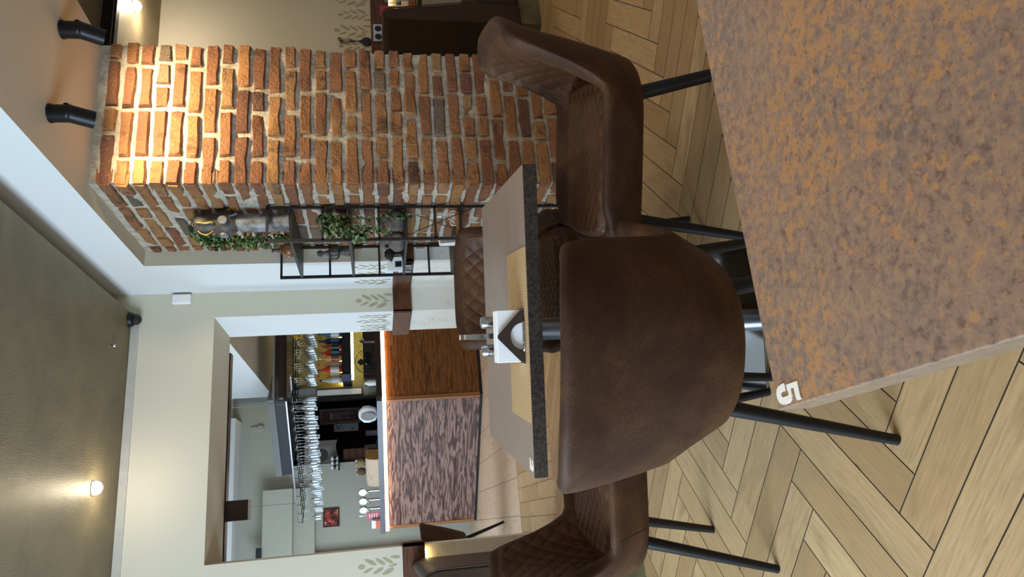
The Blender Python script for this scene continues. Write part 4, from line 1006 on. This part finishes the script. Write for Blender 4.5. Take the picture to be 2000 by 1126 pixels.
mb = MB(); mb.box(.92, 1.75, YB + .15, YB + .65, 0, KZ); tag(mb.build('kitchen_counter', MAT['kitchen']), 'dark counter standing inside the dark room', 'counter')
for k, (x, w_, h, hx, nm_, lab) in enumerate(((1.30, .07, .34, '5A5A60', 'grey_box', 'grey appliance box in the dark room under the chalkboard'), (1.16, .07, .20, '2E5E9C', 'blue_tub', 'blue plastic tub in the dark room'), (1.13, .06, .36, 'B8B4B0', 'white_bag', 'pale bag above the blue tub in the dark room'), (1.04, .09, .42, '7C5A42', 'cardboard_box', 'brown cardboard box in the dark room'))):
    mb = MB(); mb.box(x - w_ / 2, x + w_ / 2, YB + .25 + .08 * k, YB + .32 + .08 * k, KZ + .0005, KZ + h); tag(mb.build(nm_, plain(nm_, hx, .6), bevel=.006), lab, nm_.split('_')[1])
for k in range(3):
    c = thing('tin_can', 'white tin can on the dark room shelf, ' + ('nearest the banner', 'the middle of three', 'nearest the grey green wall')[k], 'can', (.955 - .057 * k, YB - .07, 1.70), 0, 'white tins beside the banner')
    mb = MB(); mb.lathe([(.024, 0), (.025, .003), (.025, .085), (.022, .09)], 16); mb.build('tin', MAT['paper'], c, smooth=40); mb = MB(); mb.cyl((0, 0, .02), (0, 0, .06), .0256, n=16, caps=False); mb.build('band', cm_['dark'], c, smooth=40)
mb = MB(); mb.box(.80, .99, YB - .12, YB - .001, 1.685, 1.6995); tag(mb.build('tin_shelf', MAT['kitchen']), 'small dark shelf carrying three white tins', 'shelf')
mb = MB()
for k in range(4): mb.box(.90 + .0, 1.08 - .0, YB + .06, YB + .10, 1.30 + .085 * k, 1.38 + .085 * k)
tag(mb.build('board_panel', plain('red brown boards', '4E2E22', .6)), 'reddish board panel at the left of the dark room', 'panel')
# things on the angled bar top
bb = thing('bread_bin', 'pale wooden roll-top bread bin on the angled bar', 'bread bin', on_bar(1.16, .26, 1.1702), A45)
pr = [(-.09, 0), (.10, 0)] + [(.10 * math.cos(a) if False else .10 - .19 * (1 - math.cos(a * .5)) * .9, .15 * math.sin(a)) for a in (.35, .7, 1.05, 1.4, 1.57)] + [(-.09, .15)]
mb = MB(); n = len(pr); LB = .40
mb.add([(-LB / 2, y, z) for y, z in pr] + [(LB / 2, y, z) for y, z in pr], [tuple(range(n)), tuple(range(n, 2 * n))] + [(k, (k + 1) % n, n + (k + 1) % n, n + k) for k in range(n)]); mb.build('body', MAT['bartile'], bb)
hw_ = plain('honey wood', 'B98A48', .5)
for s in (-1, 1):
    mb = MB(); mb.add([(s * (LB / 2 + .001), y, z) for y, z in pr] + [(s * (LB / 2 + .006), y, z) for y, z in pr], [tuple(range(n)), tuple(range(n, 2 * n))] + [(k, (k + 1) % n, n + (k + 1) % n, n + k) for k in range(n)]); mb.build('end_panel', hw_, bb)
MAT['tapglow'] = emis('glowing tap badge', 'BFF2F2', 1.6)
for k in range(3):
    tpw = thing('beer_tap', 'beer tap with glowing round badge, ' + ('nearest the bread bin', 'the middle of three', 'nearest the red menu')[k], 'beer tap', on_bar(1.40 + .14 * k, .14, 1.1702), A45, 'beer taps on the bar')
    mb = MB(); mb.cyl((0, 0, 0), (0, 0, .14), .016, n=14); mb.build('column', MAT['polished'], tpw, smooth=40)
    mb = MB(); mb.cyl((0, .022, .195), (0, .0, .195), .050, n=24); mb.build('housing', MAT['polished'], tpw, smooth=40)
    mb = MB(); mb.cyl((0, .0255, .195), (0, .0225, .195), .045, n=24); mb.build('badge', MAT['tapglow'], tpw, smooth=40)
    mb = MB(); mb.cyl((0, .016, .14), (0, .06, .12), .008, n=10); mb.build('spout', MAT['polished'], tpw, smooth=40)
for k in range(2):
    pg = thing('plush_figure', ('small beige plush figure behind the bread bin' if k == 0 else 'small brown plush figure beside the first beer tap'), 'plush toy', on_bar(1.24 + .14 * k, .47, 1.1702), A45)
    mm = plain('plush %d' % k, '8C7A5C' if k == 0 else '6E5C44', .95)
    pg.scale = (1.25, 1.25, 1.5)
    mb = MB(); mb.lathe([(.02, 0), (.042, .015), (.046, .06), (.03, .10), (.02, .11)], 16); mb.build('body', mm, pg, smooth=60)
    mb = MB(); mb.lathe([(.005, .10), (.032, .115), (.038, .14), (.03, .165), (.005, .178)], 16); mb.build('head', mm, pg, smooth=60)
    mb = MB()
    for s in (-1, 1): mb.lathe([(.002, 0), (.012, .006), (.012, .016), (.002, .022)], 10, T(s * .028, 0, .165))
    mb.build('ears', MAT['bartile'], pg, smooth=60)
rm = thing('menu_card', 'pink red menu card standing at the left end of the bar', 'menu', on_bar(1.775, .11, 1.1702), A45)
mb = MB(); mb.box(-.06, .06, -.002, .002, 0, .16); mb.build('card', plain('pink red card', 'C86A70', .5), rm); mb = MB()
for k in range(4): mb.box(-.04, .03 - .01 * (k % 2), .002, .003, .035 + .028 * k, .045 + .028 * k)
mb.build('printed_lines', MAT['paper'], rm)
tc_ = thing('tent_card', 'orange and white tent card at the far left end of the bar', 'card', on_bar(1.845, .05, 1.1702), A45 + .3)
mb = MB(); mb.box(-.05, .05, -.03, -.026, 0, .10, M=RX(-.15)); mb.box(-.05, .05, .026, .03, 0, .10, M=RX(.15)); mb.build('card', MAT['paper'], tc_); mb = MB(); mb.box(-.05, .05, .030, .0315, 0, .05, M=RX(.15)); mb.build('orange_band', plain('orange print', 'D8572A', .5), tc_)
for k in range(2):
    mb = MB(); mb.lathe([(.016, 0), (.016, .004), (.004, .02), (.005, .20), (.014, .215), (.014, .25)], 14)
    tag(mb.build('candlestick', MAT['paper'], smooth=40, loc=on_bar(1.745 + .115 * k, .22, 1.1702)), ('white candlestick behind the red menu, the nearer to the taps' if k == 0 else 'white candlestick at the far left end of the bar'), 'candlestick', 'white candlesticks')
tw = thing('basin', 'white rounded basin with a grey oval inside, standing on the bar', 'basin', on_bar(.40, .30, 1.1702), A45)
mb = MB(); mb.lathe([(.05, 0), (.09, .02), (.115, .09), (.11, .15), (.06, .20), (.02, .21)], 24, Matrix.Diagonal((1.0, .5, 1, 1))); mb.build('shell', MAT['paper'], tw, smooth=60)
mb = MB(); mb.lathe([(.07, 0), (.07, .004)], 24, T(-.01, .058, .10) @ RX(-PI / 2) @ Matrix.Diagonal((.8, 1.2, 1, 1))); mb.build('oval_face', plain('grey oval', '75706E', .5), tw)
# framed picture on the grey green wall
pt = thing('picture_frame', 'dark framed picture of red shapes on the grey green wall', 'picture', (.21, YB - .001, 1.695))
mb = MB(); mb.box(-.115, .115, -.022, 0, 0, .205); mb.build('frame', MAT['darkbrown'], pt)
mb = MB(); mb.box(-.098, .098, -.025, -.021, .017, .188); mb.build('canvas', mottled('red painting', [(.4, '2C1816'), (.5, '8E2A22'), (.58, 'B84434'), (.66, 'E0C8B4')], 16), pt)
# ================================================================== CAMERA
def cam_axes(yaw, pitch, roll):
    f = Vector((math.sin(yaw) * math.cos(pitch), math.cos(yaw) * math.cos(pitch), -math.sin(pitch)))
    r = Vector((math.cos(yaw), -math.sin(yaw), 0)); d_ = f.cross(r); c, s = math.cos(roll), math.sin(roll)
    return r * c + d_ * s, d_ * c - r * s, f
R_, D_, F_ = cam_axes(math.radians(18.13), math.radians(10.892), math.radians(1.719))
cd_ = bpy.data.cameras.new('camera'); cam = bpy.data.objects.new('camera', cd_); COL.objects.link(cam)
cd_.sensor_width = 36; cd_.lens = 1389 / 2000 * 36; cd_.clip_start = .02
X_, Y_, Z_ = D_, R_, -F_          # phone held on its side: image right is down in the room
M = Matrix(((X_.x, Y_.x, Z_.x, 0), (X_.y, Y_.y, Z_.y, 0), (X_.z, Y_.z, Z_.z, 1.15), (0, 0, 0, 1)))
cam.matrix_world = M
SC.camera = cam
# ================================================================== LIGHT
def area(name, loc, aim, sx, sy, w, col):
    l = bpy.data.lights.new(name, 'AREA'); l.shape = 'RECTANGLE'; l.size = sx; l.size_y = sy; l.energy = w; l.color = col
    o = bpy.data.objects.new(name, l); COL.objects.link(o); o.location = loc
    o.rotation_euler = (Vector(aim) - Vector(loc)).to_track_quat('-Z', 'Y').to_euler(); return o
def lamp(loc, w, col=(1, .88, .72), r=.05):
    l = bpy.data.lights.new('lamp', 'SPOT'); l.energy = w; l.color = col; l.shadow_soft_size = r; l.spot_size = math.radians(150); l.spot_blend = .6
    o = bpy.data.objects.new('lamp_light', l); COL.objects.link(o); o.location = loc
area('window_daylight', (-2.5, 1.6, 1.55), (2, 3.2, 1.2), 2.2, 1.5, 210, (.60, .80, 1))
area('bar_window_daylight', (-1.7, 7.2, 1.7), (2, 8.2, 1.4), 2.0, 1.6, 100, (.64, .82, 1))
for p in ((.34, 2.3, 2.6), (.34, .3, 2.6), (-1.4, 2.6, 2.6), (-1.4, .4, 2.6)): lamp(p, 19)
for p in ((3.5, 2.4, 2.65), (3.5, .8, 2.65)): lamp(p, 22)
lamp((1.98, .8, 2.40), 20)
lamp((.5, 6.6, 3.0), 16, (1, .93, .84))
lamp((1.4, 11.2, 2.45), 2.5, (1, .9, .8)); lamp((2.6, 9.0, 2.95), 10, (1, .93, .84))  # first one is an unseen fill, added to lift the dark kitchen
W_ = bpy.data.worlds.new('world'); SC.world = W_; W_.use_nodes = True
W_.node_tree.nodes['Background'].inputs[0].default_value = (1, .96, .92, 1); W_.node_tree.nodes['Background'].inputs[1].default_value = .30
SC.view_settings.view_transform = 'Standard'; SC.view_settings.look = 'None'; SC.view_settings.exposure = 0.0; SC.view_settings.gamma = 1; SC.view_settings.use_curve_mapping = False
SC.cycles.max_bounces = 8; SC.cycles.transparent_max_bounces = 24; SC.cycles.sample_clamp_indirect = 6; SC.cycles.use_denoising = True
